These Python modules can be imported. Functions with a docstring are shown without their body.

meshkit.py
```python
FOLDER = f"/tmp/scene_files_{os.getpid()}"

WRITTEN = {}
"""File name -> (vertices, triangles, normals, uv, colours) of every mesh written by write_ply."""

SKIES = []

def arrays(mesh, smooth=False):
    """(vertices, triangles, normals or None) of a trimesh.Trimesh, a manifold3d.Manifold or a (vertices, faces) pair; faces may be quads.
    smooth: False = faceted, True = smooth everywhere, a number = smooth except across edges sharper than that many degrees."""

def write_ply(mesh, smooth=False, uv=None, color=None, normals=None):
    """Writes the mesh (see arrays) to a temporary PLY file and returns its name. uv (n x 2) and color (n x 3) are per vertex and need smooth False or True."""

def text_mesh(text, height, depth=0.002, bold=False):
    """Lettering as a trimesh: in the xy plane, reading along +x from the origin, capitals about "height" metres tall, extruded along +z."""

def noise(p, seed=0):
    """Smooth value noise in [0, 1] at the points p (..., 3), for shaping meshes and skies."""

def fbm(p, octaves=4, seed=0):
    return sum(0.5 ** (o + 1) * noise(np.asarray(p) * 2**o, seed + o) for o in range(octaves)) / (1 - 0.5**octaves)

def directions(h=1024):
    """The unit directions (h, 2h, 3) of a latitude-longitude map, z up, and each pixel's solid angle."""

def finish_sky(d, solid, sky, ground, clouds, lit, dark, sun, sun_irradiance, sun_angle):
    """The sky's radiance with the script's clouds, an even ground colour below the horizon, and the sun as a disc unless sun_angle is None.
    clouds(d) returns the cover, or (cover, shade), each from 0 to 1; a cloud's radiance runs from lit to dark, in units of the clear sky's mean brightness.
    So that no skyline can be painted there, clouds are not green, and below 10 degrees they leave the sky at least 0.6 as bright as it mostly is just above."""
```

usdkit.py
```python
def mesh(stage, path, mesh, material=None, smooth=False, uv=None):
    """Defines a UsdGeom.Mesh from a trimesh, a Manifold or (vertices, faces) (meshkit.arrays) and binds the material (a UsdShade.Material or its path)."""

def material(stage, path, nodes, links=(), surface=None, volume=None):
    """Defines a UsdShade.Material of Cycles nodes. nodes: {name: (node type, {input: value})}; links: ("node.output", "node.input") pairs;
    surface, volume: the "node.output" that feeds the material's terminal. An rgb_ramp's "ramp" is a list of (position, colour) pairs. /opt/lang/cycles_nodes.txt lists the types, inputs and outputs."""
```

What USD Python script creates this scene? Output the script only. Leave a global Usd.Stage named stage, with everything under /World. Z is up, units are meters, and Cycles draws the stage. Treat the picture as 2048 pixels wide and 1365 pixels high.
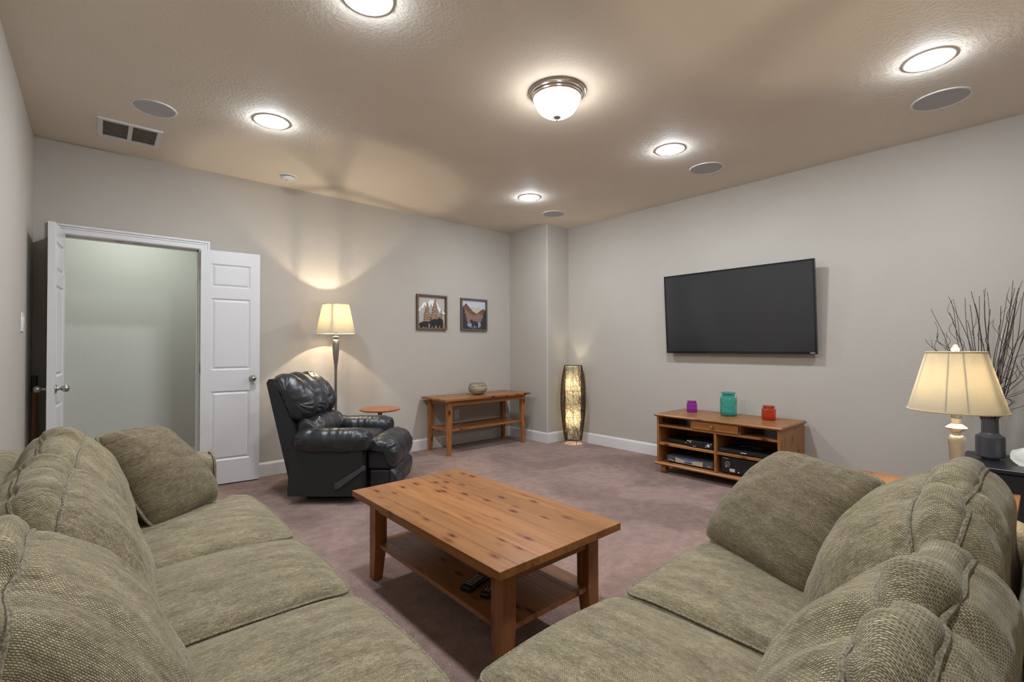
import math
import numpy as np
import trimesh
import manifold3d as m3
import shapely
from shapely import affinity
from shapely.geometry import Polygon, box as sbox, LineString, Point
from scipy.spatial import ConvexHull
import meshkit
import usdkit
from pxr import Usd, UsdGeom, UsdLux, UsdShade, Gf, Sdf, Vt

# ------------------------------------------------------------------ stage, camera, lights, exposure
stage = Usd.Stage.CreateInMemory()
UsdGeom.SetStageUpAxis(stage, "Z")
UsdGeom.SetStageMetersPerUnit(stage, 1.0)
stage.DefinePrim("/World", "Xform")
stage.DefinePrim("/World/Looks", "Scope")

F_PX, YAW, PITCH, ROLL, CAM_H = 945.44, 0.7214, 0.0130, -0.0024, 1.1964
_cy, _sy = math.cos(YAW), math.sin(YAW)
_w = np.array([_sy * math.cos(PITCH), _cy * math.cos(PITCH), math.sin(PITCH)])
_r0 = np.array([_cy, -_sy, 0.0])
_u0 = np.cross(_r0, _w)
_r = _r0 * math.cos(ROLL) + _u0 * math.sin(ROLL)
_u = -_r0 * math.sin(ROLL) + _u0 * math.cos(ROLL)
cam = UsdGeom.Camera.Define(stage, "/World/camera")
cam.CreateHorizontalApertureAttr(36.0)
cam.CreateVerticalApertureAttr(24.0)
cam.CreateFocalLengthAttr(36.0 * F_PX / 2048)
cam.CreateClippingRangeAttr(Gf.Vec2f(0.05, 100))
cam.CreateExposureAttr(0.80)
cam.AddTransformOp().Set(Gf.Matrix4d(*_r, 0, *_u, 0, *(-_w), 0, 0, 0, CAM_H, 1))

CAN = 165.0            # radiance of the recessed lights' lenses
CAN_C = (0.93, 1.0, 1.09)
FLUSH = 15.0
BULB = 3300.0           # bulbs of the floor and table lamps
BULB_C = (1.0, 0.84, 0.62)
WICKER = 165.0
HALL = 32.0            # the hall's ceiling light
hall = UsdLux.DiskLight.Define(stage, "/World/hall_lamp")
hall.CreateRadiusAttr(0.14)
hall.CreateIntensityAttr(HALL)
hall.CreateColorAttr(Gf.Vec3f(0.94, 1.0, 0.98))
hall.CreateNormalizeAttr(False)
hall.AddTranslateOp().Set(Gf.Vec3d(0.25, 5.38, 2.70))

H = 2.743                                   # ceiling
XB, YA, XL, XC, YC, YF = 4.622, 4.850, -0.349, 4.226, 4.138, -0.92
rng = np.random.default_rng(7)

# ------------------------------------------------------------------ helpers
_names = {}
_frames = {}


def numbered(parent, name):
    k = (str(parent), name)
    n = _names.get(k, 0)
    _names[k] = n + 1
    return name if n == 0 else f"{name}_{n:03d}"


def setdata(prim, **kw):
    for k, v in kw.items():
        if v:
            prim.SetCustomDataByKey(k, v)


def frame(loc, rotz):
    c, s = math.cos(rotz), math.sin(rotz)
    m = np.eye(4)
    m[:3, :3] = [[c, -s, 0], [s, c, 0], [0, 0, 1]]
    m[:3, 3] = loc
    return m


def thing(name, label, cat, loc=(0, 0, 0), rotz=0.0, group=None, kind=None):
    path = "/World/" + numbered("/World", name)
    x = UsdGeom.Xform.Define(stage, path)
    x.AddTranslateOp().Set(Gf.Vec3d(*map(float, loc)))
    if rotz:
        x.AddRotateZOp().Set(math.degrees(rotz))
    _frames[path] = frame(loc, rotz)
    setdata(x.GetPrim(), label=label, category=cat, group=group, kind=kind)
    return path


def normals_of(V, F):
    key = np.round(V, 5)
    _, inv = np.unique(key, axis=0, return_inverse=True)
    inv = inv.ravel()
    n = np.zeros((inv.max() + 1, 3))
    fn = np.cross(V[F[:, 1]] - V[F[:, 0]], V[F[:, 2]] - V[F[:, 0]])
    for k in range(3):
        np.add.at(n, inv[F[:, k]], fn)
    n /= np.maximum(np.linalg.norm(n, axis=1, keepdims=True), 1e-12)
    return n[inv]


def arr(mesh):
    v, f, _ = meshkit.arrays(mesh, False)
    return v, f


def put(name, mesh, mat, parent="/World", smooth=False, uv=None, world=False, label=None, cat=None, group=None, kind=None):
    """One Mesh prim. smooth: False, True (welded) or an angle. world: mesh is in world coordinates, brought into the thing's frame."""
    path = f"{parent}/{numbered(parent, name)}"
    v, f = arr(mesh)
    top = "/" + "/".join(path.split("/")[1:3])
    if world and top in _frames:
        v = (v - _frames[top][:3, 3]) @ _frames[top][:3, :3]
    if smooth is True:
        vol = np.einsum("ij,ij->i", v[f[:, 0]], np.cross(v[f[:, 1]], v[f[:, 2]])).sum()
        n = normals_of(v, f)
        m = UsdGeom.Mesh.Define(stage, path)
        m.CreatePointsAttr(Vt.Vec3fArray.FromNumpy(v.astype(np.float32)))
        m.CreateFaceVertexCountsAttr(Vt.IntArray.FromNumpy(np.full(len(f), 3, np.int32)))
        m.CreateFaceVertexIndicesAttr(Vt.IntArray.FromNumpy(f.astype(np.int32).ravel()))
        m.CreateSubdivisionSchemeAttr("none")
        m.CreateNormalsAttr(Vt.Vec3fArray.FromNumpy(n.astype(np.float32)))
        m.SetNormalsInterpolation("vertex")
        if uv is not None:
            UsdGeom.PrimvarsAPI(m).CreatePrimvar("st", Sdf.ValueTypeNames.TexCoord2fArray, "vertex").Set(Vt.Vec2fArray.FromNumpy(np.asarray(uv, np.float32)))
        UsdShade.MaterialBindingAPI.Apply(m.GetPrim()).Bind(MAT[mat])
    else:
        m = usdkit.mesh(stage, path, (v, f), MAT[mat], smooth=smooth)
    setdata(m.GetPrim(), label=label, category=cat, group=group, kind=kind)
    return path


def struct(name, mesh, mat, parent="/World", smooth=False, label=None):
    return put(name, mesh, mat, parent, smooth, kind="structure" if parent == "/World" else None, label=label)


def cat_(*ms):
    V, F, o = [], [], 0
    for m in ms:
        v, f = arr(m)
        V.append(v)
        F.append(f + o)
        o += len(v)
    return np.vstack(V), np.vstack(F)


def hull(pts):
    pts = np.asarray(pts, float)
    h = ConvexHull(pts)
    c = pts.mean(0)
    f = []
    for s, eq in zip(h.simplices, h.equations):
        a, b, d = pts[s]
        f.append(s if np.dot(np.cross(b - a, d - a), eq[:3]) > 0 else s[::-1])
    used = np.unique(np.array(f))
    re = np.full(len(pts), -1)
    re[used] = np.arange(len(used))
    return pts[used], re[np.array(f)]


def cbox(x0, x1, y0, y1, z0, z1, c=0.002):
    """A box with chamfered edges."""
    p = []
    for x, sx in ((x0, 1), (x1, -1)):
        for y, sy in ((y0, 1), (y1, -1)):
            for z, sz in ((z0, 1), (z1, -1)):
                p += [(x, y + sy * c, z + sz * c), (x + sx * c, y, z + sz * c), (x + sx * c, y + sy * c, z)]
    return hull(p)


def bx(x0, x1, y0, y1, z0, z1):
    return trimesh.creation.box(bounds=[[x0, y0, z0], [x1, y1, z1]])


def taper(b, t, z0, z1, c=0.003):
    """A leg: bottom rectangle b = (x0, x1, y0, y1) to top rectangle t, arrises taken off."""
    p = []
    for (x0, x1, y0, y1), z in ((b, z0), (t, z1)):
        for x, sx in ((x0, 1), (x1, -1)):
            for y, sy in ((y0, 1), (y1, -1)):
                p += [(x + sx * c, y, z), (x, y + sy * c, z)]
    return hull(p)


def lathe(profile, n=48, at=(0, 0, 0), start=0.0):
    pr = np.asarray(profile, float)
    a = start + np.linspace(0, 2 * np.pi, n, endpoint=False)
    V = np.stack([np.outer(pr[:, 0], np.cos(a)), np.outer(pr[:, 0], np.sin(a)), np.repeat(pr[:, 1:2], n, 1)], -1).reshape(-1, 3)
    F = []
    for i in range(len(pr) - 1):
        for j in range(n):
            k = (j + 1) % n
            q = [i * n + j, i * n + k, (i + 1) * n + k, (i + 1) * n + j]
            if pr[i, 0] > 1e-7:
                F.append([q[0], q[1], q[2]] if pr[i + 1, 0] > 1e-7 else [q[0], q[1], q[3]])
            if pr[i + 1, 0] > 1e-7 and (pr[i, 0] <= 1e-7 or True):
                F.append([q[0], q[2], q[3]])
    F = np.array(F)
    V2, inv = np.unique(np.round(V, 7), axis=0, return_inverse=True)
    F = inv.ravel()[F]
    F = F[(F[:, 0] != F[:, 1]) & (F[:, 1] != F[:, 2]) & (F[:, 0] != F[:, 2])]
    F = np.unique(F, axis=0)
    return V2 + np.asarray(at), F


def spline(pts, n, closed=False):
    pts = np.asarray(pts, float)
    P = np.vstack([pts[-1:], pts, pts[:2]]) if closed else np.vstack([2 * pts[0] - pts[1], pts, 2 * pts[-1] - pts[-2]])
    m = len(pts) if closed else len(pts) - 1
    out = []
    for t in np.linspace(0, m, n, endpoint=not closed):
        i = min(int(t), m - 1)
        u = t - i
        p0, p1, p2, p3 = P[i], P[i + 1], P[i + 2], P[i + 3]
        out.append(0.5 * (2 * p1 + (p2 - p0) * u + (2 * p0 - 5 * p1 + 4 * p2 - p3) * u**2 + (3 * p1 - p0 - 3 * p2 + p3) * u**3))
    return np.array(out)


def tube(path, r, n=8, closed=False):
    p = np.asarray(path, float)
    m = len(p)
    r = np.broadcast_to(np.asarray(r, float), (m,))
    t = np.roll(p, -1, 0) - np.roll(p, 1, 0) if closed else np.gradient(p, axis=0)
    t /= np.maximum(np.linalg.norm(t, axis=1, keepdims=True), 1e-12)
    u = np.cross(t[0], [0, 0, 1.0])
    if np.linalg.norm(u) < 1e-3:
        u = np.cross(t[0], [0, 1.0, 0])
    U = np.zeros_like(p)
    for i in range(m):
        u = u - t[i] * (u @ t[i])
        u /= np.linalg.norm(u)
        U[i] = u
    W = np.cross(t, U)
    a = np.linspace(0, 2 * np.pi, n, endpoint=False)
    V = (p[:, None] + r[:, None, None] * (np.cos(a)[None, :, None] * U[:, None] + np.sin(a)[None, :, None] * W[:, None])).reshape(-1, 3)
    F = []
    for i in range(m if closed else m - 1):
        i2 = (i + 1) % m
        for j in range(n):
            k = (j + 1) % n
            F += [[i * n + j, i2 * n + k, i * n + k], [i * n + j, i2 * n + j, i2 * n + k]]
    if not closed:
        V = np.vstack([V, p[:1], p[-1:]])
        c0, c1 = len(V) - 2, len(V) - 1
        for j in range(n):
            k = (j + 1) % n
            F += [[c0, j, k], [c1, (m - 1) * n + k, (m - 1) * n + j]]
    F = np.array(F)
    return orient(V, F[:, ::-1] if False else F)


def orient(V, F):
    vol = np.einsum("ij,ij->i", V[F[:, 0]] - V.mean(0), np.cross(V[F[:, 1]] - V.mean(0), V[F[:, 2]] - V.mean(0))).sum()
    return (V, F[:, ::-1].copy()) if vol < 0 else (V, F)


def grid_faces(n, m):
    i, j = np.meshgrid(np.arange(n - 1), np.arange(m - 1), indexing="ij")
    a = (i * m + j).ravel()
    q = np.stack([a, a + m, a + m + 1, a + 1], 1)
    return np.vstack([q[:, [0, 1, 2]], q[:, [0, 2, 3]]])


def soft_box(size, r, n=(24, 24, 8), fn=None):
    """A rounded box about the origin, its six sides gridded; fn moves the points. Gives V, F, UV in metres."""
    half = np.asarray(size, float) / 2
    V, F, UV, o = [], [], [], 0

    def ticks(h, k):
        c = np.linspace(-1, 1, max(k, 4)) * (h - r)
        e = h - r + r * np.sin(np.linspace(0, np.pi / 2, 6)[1:]) * 1.0
        e = h - r + r * np.tan(np.linspace(0, np.pi / 4, 5)[1:])
        return np.concatenate([-e[::-1], c, e])
    for ax in range(3):
        b, c = (ax + 1) % 3, (ax + 2) % 3
        tb, tc = ticks(half[b], n[b]), ticks(half[c], n[c])
        for s in (-1, 1):
            B, C = np.meshgrid(tb, tc, indexing="ij")
            P = np.zeros(B.shape + (3,))
            P[..., ax], P[..., b], P[..., c] = s * half[ax], B, C
            inner = np.clip(P, -(half - r), half - r)
            d = P - inner
            P = inner + d / np.maximum(np.linalg.norm(d, axis=-1, keepdims=True), 1e-9) * r
            f = grid_faces(*B.shape)
            f = f if s > 0 else f[:, ::-1]
            V.append(P.reshape(-1, 3))
            F.append(f + o)
            UV.append(np.stack([B.ravel(), C.ravel()] if ax != 1 else [C.ravel(), B.ravel()], 1) + (ax * 0.37, s * 0.21))
            o += B.size
    V, F, UV = np.vstack(V), np.vstack(F), np.vstack(UV)
    if fn is not None:
        V = fn(V)
    return V, F, UV


def extrude(poly, h, z0=0.0):
    ms = []
    for g in getattr(poly, "geoms", [poly]):
        if g.area > 1e-9:
            m = trimesh.creation.extrude_polygon(g, h, engine="earcut")
            m.apply_translation([0, 0, z0])
            ms.append(m)
    return cat_(*ms)


def xf(mesh, M):
    v, f = arr(mesh)
    M = np.asarray(M, float)
    v = v @ M[:3, :3].T + M[:3, 3]
    return v, (f[:, ::-1] if np.linalg.det(M[:3, :3]) < 0 else f)


def basis(o, ex, ey, ez):
    M = np.eye(4)
    M[:3, 0], M[:3, 1], M[:3, 2], M[:3, 3] = ex, ey, ez, o
    return M


# ------------------------------------------------------------------ materials
MAT = {}


def material(name, nodes, links=(), surface="p.BSDF"):
    MAT[name] = usdkit.material(stage, f"/World/Looks/{name}", nodes, links, surface=surface)


def plain(name, color, rough=0.5, metal=0.0, **kw):
    material(name, {"p": ("principled_bsdf", {"base_color": color, "roughness": rough, "metallic": metal, **kw})})


def textured_paint(name, color, scale=75, strength=0.25, rough=0.75):
    material(name, {
        "g": ("geometry", {}), "n": ("noise_texture", {"scale": scale, "detail": 3.0, "roughness": 0.55}),
        "c": ("noise_texture", {"scale": 1.7, "detail": 2.0}),
        "r": ("rgb_ramp", {"ramp": [(0.3, tuple(x * 0.975 for x in color)), (0.7, tuple(min(1, x * 1.02) for x in color))]}),
        "b": ("bump", {"strength": strength, "distance": 0.004}),
        "p": ("principled_bsdf", {"roughness": rough, "specular_ior_level": 0.3})},
        [("g.position", "n.vector"), ("g.position", "c.vector"), ("c.fac", "r.fac"), ("r.color", "p.base_color"), ("n.fac", "b.height"), ("b.normal", "p.normal")])


textured_paint("wall_paint", (0.480, 0.447, 0.395))
textured_paint("ceiling_paint", (0.745, 0.685, 0.595), scale=60, strength=0.35)
textured_paint("hall_paint", (0.740, 0.750, 0.680))
plain("white_trim", (0.72, 0.71, 0.705), 0.38)
plain("white_door", (0.70, 0.69, 0.69), 0.36)
plain("white_plastic", (0.75, 0.75, 0.74), 0.4)
plain("nickel", (0.56, 0.52, 0.47), 0.28, 1.0)
plain("brushed_nickel", (0.40, 0.385, 0.36), 0.33, 1.0)
plain("dark_metal", (0.05, 0.045, 0.04), 0.45, 0.6)
plain("black_plastic", (0.012, 0.012, 0.014), 0.35)
plain("black_gloss", (0.012, 0.012, 0.014), 0.12)
plain("black_wood", (0.018, 0.018, 0.022), 0.34)
plain("screen", (0.030, 0.030, 0.032), 0.13, specular_ior_level=0.6)
plain("grey_plastic", (0.10, 0.105, 0.115), 0.4)
plain("silver_plastic", (0.62, 0.56, 0.45), 0.4)
plain("blue_plastic", (0.12, 0.22, 0.62), 0.3)
plain("pale_print", (0.60, 0.60, 0.60), 0.5)
plain("grille", (0.46, 0.46, 0.48), 0.8)
plain("vent_dark", (0.42, 0.39, 0.365), 0.6)
plain("vinyl", (0.016, 0.0165, 0.018), 0.55)
plain("lever_grey", (0.055, 0.055, 0.058), 0.45)
plain("vase_grey", (0.085, 0.085, 0.09), 0.33, 0.35)
plain("champagne", (0.50, 0.47, 0.43), 0.36, 0.75)
plain("twig", (0.060, 0.036, 0.026), 0.75)
plain("wicker", (0.075, 0.045, 0.022), 0.7)
plain("frame_wood", (0.13, 0.085, 0.055), 0.6)
plain("frame_grey", (0.115, 0.10, 0.092), 0.6)
plain("art_white", (0.80, 0.80, 0.80), 0.6)
plain("art_sky", (0.55, 0.56, 0.62), 0.6)
plain("art_cream", (0.52, 0.47, 0.38), 0.6)
plain("art_tan", (0.30, 0.19, 0.125), 0.6)
plain("art_brown", (0.155, 0.085, 0.052), 0.6)
plain("art_rose", (0.25, 0.15, 0.115), 0.6)
plain("art_black", (0.014, 0.013, 0.016), 0.5)
plain("art_navy", (0.035, 0.032, 0.044), 0.5)
plain("art_lake", (0.30, 0.32, 0.40), 0.5)
plain("brown_wood", (0.20, 0.085, 0.030), 0.45)
plain("table_red", (0.36, 0.135, 0.055), 0.35)
plain("finial_glass", (0.9, 0.9, 0.88), 0.1, transmission_weight=0.7, ior=1.45)
plain("crystal", (0.80, 0.80, 0.77), 0.25, transmission_weight=0.6, ior=1.45, emission_color=(1, 0.97, 0.9), emission_strength=0.10)

for nm, col in (("glass_purple", (0.78, 0.28, 0.92)), ("glass_teal", (0.36, 0.88, 0.82)), ("glass_red", (0.97, 0.32, 0.16))):
    plain(nm, col, 0.06, transmission_weight=1.0, ior=1.35)
for nm, col, s in (("can_lens", CAN_C, CAN), ("flush_bowl", (1.0, 0.96, 0.90), FLUSH), ("bulb", BULB_C, BULB), ("wicker_bulb", (1.0, 0.89, 0.70), WICKER)):
    material(nm, {"e": ("emission", {"color": col, "strength": s})}, surface="e.emission")

for nm, col, tr, fac in (("shade_cloth", (0.80, 0.74, 0.62), (0.215, 0.200, 0.158), 0.5), ("shade_cloth_thin", (0.80, 0.74, 0.62), (0.40, 0.365, 0.275), 0.5), ("liner_cloth", (0.88, 0.84, 0.72), (0.42, 0.385, 0.30), 0.6)):
    material(nm, {"tc": ("texture_coordinate", {}), "n": ("noise_texture", {"scale": 180, "detail": 2.0}),
                  "rr": ("rgb_ramp", {"ramp": [(0.3, tuple(c * 0.93 for c in col)), (0.7, col)]}),
                  "d": ("diffuse_bsdf", {}), "t": ("translucent_bsdf", {"color": tr}), "x": ("mix_closure", {"fac": fac})},
             [("tc.object", "n.vector"), ("n.fac", "rr.fac"), ("rr.color", "d.color"), ("d.BSDF", "x.closure1"), ("t.BSDF", "x.closure2")], surface="x.closure")

# carpet: cut pile, brushed patches, tufts
material("carpet", {
    "g": ("geometry", {}),
    "big": ("noise_texture", {"scale": 1.35, "detail": 3.0, "roughness": 0.55, "distortion": 0.6}),
    "mid": ("noise_texture", {"scale": 14.0, "detail": 3.0, "roughness": 0.6}),
    "fine": ("noise_texture", {"scale": 210.0, "detail": 2.0, "roughness": 0.6}),
    "r1": ("rgb_ramp", {"ramp": [(0.40, (0.225, 0.146, 0.120)), (0.55, (0.318, 0.212, 0.178))]}),
    "r2": ("rgb_ramp", {"ramp": [(0.35, (0.86, 0.86, 0.86)), (0.65, (1.12, 1.12, 1.12))]}),
    "r3": ("rgb_ramp", {"ramp": [(0.30, (0.55, 0.55, 0.55)), (0.70, (1.40, 1.40, 1.40))]}),
    "m1": ("mix_color", {"blend_type": "multiply", "fac": 1.0, "use_clamp": False}),
    "m2": ("mix_color", {"blend_type": "multiply", "fac": 1.0, "use_clamp": False}),
    "v": ("voronoi_texture", {"scale": 135.0, "randomness": 0.8}),
    "b": ("bump", {"strength": 0.8, "distance": 0.006, "invert": True}),
    "p": ("principled_bsdf", {"roughness": 0.95, "specular_ior_level": 0.1, "sheen_weight": 0.15, "sheen_roughness": 0.5})},
    [("g.position", "big.vector"), ("g.position", "mid.vector"), ("g.position", "fine.vector"), ("g.position", "v.vector"),
     ("big.fac", "r1.fac"), ("mid.fac", "r2.fac"), ("fine.fac", "r3.fac"), ("r1.color", "m1.a"), ("r2.color", "m1.b"), ("m1.result", "m2.a"), ("r3.color", "m2.b"),
     ("m2.result", "p.base_color"), ("v.distance", "b.height"), ("b.normal", "p.normal")])


def weave(name, light, dark, deep):
    """Chenille basket weave laid in the mesh's st coordinates (metres): short tufts in rows, rubbed lighter and darker in streaks."""
    material(name, {
        "uv": ("uvmap", {"attribute": "st"}), "tc": ("texture_coordinate", {}),
        "wob": ("noise_texture", {"scale": 130.0, "detail": 1.0}),
        "wv": ("vector_math", {"math_type": "multiply_add", "vector2": (0.0022, 0.0018, 0.0)}),
        "br": ("brick_texture", {"scale": 1.0, "brick_width": 0.0053, "row_height": 0.0030, "mortar_size": 0.00135, "mortar_smooth": 1.0, "offset": 0.5, "color1": (1.1, 1.1, 1.1), "color2": (0.66, 0.66, 0.66), "mortar": deep}),
        "mp": ("mapping", {"scale": (44.0, 150.0, 1.0)}), "st": ("noise_texture", {"scale": 1.0, "detail": 3.0, "roughness": 0.7}),
        "mp2": ("mapping", {"scale": (8.0, 26.0, 1.0)}), "st2": ("noise_texture", {"scale": 1.0, "detail": 3.0, "roughness": 0.6}),
        "big": ("noise_texture", {"scale": 3.2, "detail": 2.0}),
        "sm": ("math", {"math_type": "multiply_add", "value2": 0.55}), "s2": ("math", {"math_type": "multiply", "value2": 0.45}),
        "rs": ("rgb_ramp", {"ramp": [(0.34, dark), (0.64, light)]}),
        "rb": ("rgb_ramp", {"ramp": [(0.3, (0.90, 0.90, 0.90)), (0.7, (1.06, 1.06, 1.06))]}),
        "mb": ("mix_color", {"blend_type": "multiply", "fac": 1.0, "use_clamp": False}),
        "inv": ("math", {"math_type": "subtract", "value1": 1.0}),
        "mk": ("mix_color", {"blend_type": "multiply", "fac": 1.0}),
        "b": ("bump", {"strength": 0.5, "distance": 0.0018}),
        "p": ("principled_bsdf", {"roughness": 0.9, "specular_ior_level": 0.12, "sheen_weight": 0.25, "sheen_roughness": 0.4, "sheen_tint": (0.9, 0.88, 0.78)})},
        [("uv.UV", "wob.vector"), ("wob.color", "wv.vector1"), ("uv.UV", "wv.vector3"), ("wv.vector", "br.vector"), ("uv.UV", "mp.vector"), ("mp.vector", "st.vector"),
         ("uv.UV", "mp2.vector"), ("mp2.vector", "st2.vector"), ("st.fac", "sm.value1"), ("st2.fac", "s2.value1"), ("s2.value", "sm.value3"),
         ("tc.object", "big.vector"), ("sm.value", "rs.fac"), ("big.fac", "rb.fac"), ("rs.color", "mb.a"), ("rb.color", "mb.b"),
         ("br.fac", "inv.value2"), ("mb.result", "mk.a"), ("br.color", "mk.b"), ("mk.result", "p.base_color"),
         ("inv.value", "b.height"), ("b.normal", "p.normal")])


weave("chenille", (0.665, 0.570, 0.382), (0.258, 0.211, 0.127), (0.30, 0.285, 0.25))
weave("chenille_pillow", (0.500, 0.415, 0.275), (0.225, 0.178, 0.106), (0.26, 0.24, 0.21))


def pine(name, axis, light=(0.335, 0.142, 0.044), dark=(0.252, 0.094, 0.026), knots=True, rough=0.33):
    sc = {"x": (1.3, 26, 26), "y": (26, 1.3, 26), "z": (26, 26, 1.3)}[axis]
    kn = {"x": (6.5, 17.0, 7.0), "y": (17.0, 6.5, 7.0), "z": (13.0, 13.0, 5.5)}[axis]
    material(name, {
        "tc": ("texture_coordinate", {}), "oi": ("object_info", {}),
        "sh": ("math", {"math_type": "multiply", "value2": 7.3}), "cx": ("combine_xyz", {}),
        "ad": ("vector_math", {"math_type": "add"}),
        "mk": ("mapping", {"scale": kn}), "vo": ("voronoi_texture", {"scale": 1.0, "randomness": 1.0}),
        "kr": ("map_range", {"from_min": 0.10, "from_max": 0.42, "to_min": 1.0, "to_max": 0.0, "clamp": True}),
        "mg": ("mapping", {"scale": sc}),
        "kd": ("vector_math", {"math_type": "scale", "scale": 1.4}),
        "n1": ("noise_texture", {"scale": 1.0, "detail": 5.0, "roughness": 0.6, "distortion": 0.8}),
        "n2": ("noise_texture", {"scale": 4.5, "detail": 3.0, "roughness": 0.5}),
        "r1": ("rgb_ramp", {"ramp": [(0.30, dark), (0.50, light), (0.72, tuple(min(1, c * 1.12) for c in light))]}),
        "r2": ("rgb_ramp", {"ramp": [(0.36, (0.86, 0.84, 0.82)), (0.55, (1.0, 1.0, 1.0))]}),
        "m1": ("mix_color", {"blend_type": "multiply", "fac": 1.0}),
        "tv": ("map_range", {"from_min": 0.0, "from_max": 1.0, "to_min": 0.80, "to_max": 1.14}),
        "m2": ("mix_color", {"blend_type": "multiply", "fac": 1.0, "use_clamp": False}), "tc2": ("combine_color", {}),
        "kp": ("rgb_ramp", {"ramp": [(0.0, (0.15, 0.055, 0.028)), (0.07, (0.34, 0.17, 0.09)), (0.115, (0.13, 0.045, 0.02)), (0.155, (0.66, 0.44, 0.32)), (0.31, (1, 1, 1))] if knots else [(0.0, (1, 1, 1)), (1.0, (1, 1, 1))]}),
        "m3": ("mix_color", {"blend_type": "multiply", "fac": 1.0}),
        "b": ("bump", {"strength": 0.06, "distance": 0.002}),
        "p": ("principled_bsdf", {"roughness": rough, "specular_ior_level": 0.3})},
        [("oi.random", "sh.value1"), ("sh.value", "cx.x"), ("sh.value", "cx.y"), ("sh.value", "cx.z"), ("tc.object", "ad.vector1"), ("cx.vector", "ad.vector2"),
         ("ad.vector", "mk.vector"), ("mk.vector", "vo.vector"), ("vo.distance", "kr.value"),
         ("ad.vector", "mg.vector"), ("mg.vector", "n1.vector"), ("mg.vector", "n2.vector"), ("kr.result", "n1.distortion"),
         ("n1.fac", "r1.fac"), ("n2.fac", "r2.fac"), ("r1.color", "m1.a"), ("r2.color", "m1.b"),
         ("oi.random", "tv.value"), ("tv.result", "tc2.r"), ("tv.result", "tc2.g"), ("tv.result", "tc2.b"), ("m1.result", "m2.a"), ("tc2.color", "m2.b"),
         ("vo.distance", "kp.fac"), ("m2.result", "m3.a"), ("kp.color", "m3.b"), ("m3.result", "p.base_color"), ("n1.fac", "b.height"), ("b.normal", "p.normal")])


for a in "xyz":
    pine("pine_" + a, a)
    pine("pine_red_" + a, a, (0.315, 0.128, 0.042), (0.225, 0.080, 0.025))

material("leather", {"tc": ("texture_coordinate", {}), "v": ("voronoi_texture", {"scale": 260.0}), "n": ("noise_texture", {"scale": 5.0, "detail": 3.0}),
                     "r": ("rgb_ramp", {"ramp": [(0.35, (0.016, 0.017, 0.020)), (0.65, (0.026, 0.027, 0.031))]}),
                     "b": ("bump", {"strength": 0.12, "distance": 0.001}), "p": ("principled_bsdf", {"roughness": 0.36, "specular_ior_level": 0.6})},
         [("tc.object", "v.vector"), ("tc.object", "n.vector"), ("n.fac", "r.fac"), ("r.color", "p.base_color"), ("v.distance", "b.height"), ("b.normal", "p.normal")])
material("stoneware", {"tc": ("texture_coordinate", {}), "m": ("mapping", {"scale": (6, 6, 70)}), "n": ("noise_texture", {"scale": 1.0, "detail": 3.0}),
                       "r": ("rgb_ramp", {"ramp": [(0.38, (0.17, 0.13, 0.085)), (0.55, (0.40, 0.34, 0.25))]}), "p": ("principled_bsdf", {"roughness": 0.6})},
         [("tc.object", "m.vector"), ("m.vector", "n.vector"), ("n.fac", "r.fac"), ("r.color", "p.base_color")])

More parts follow.
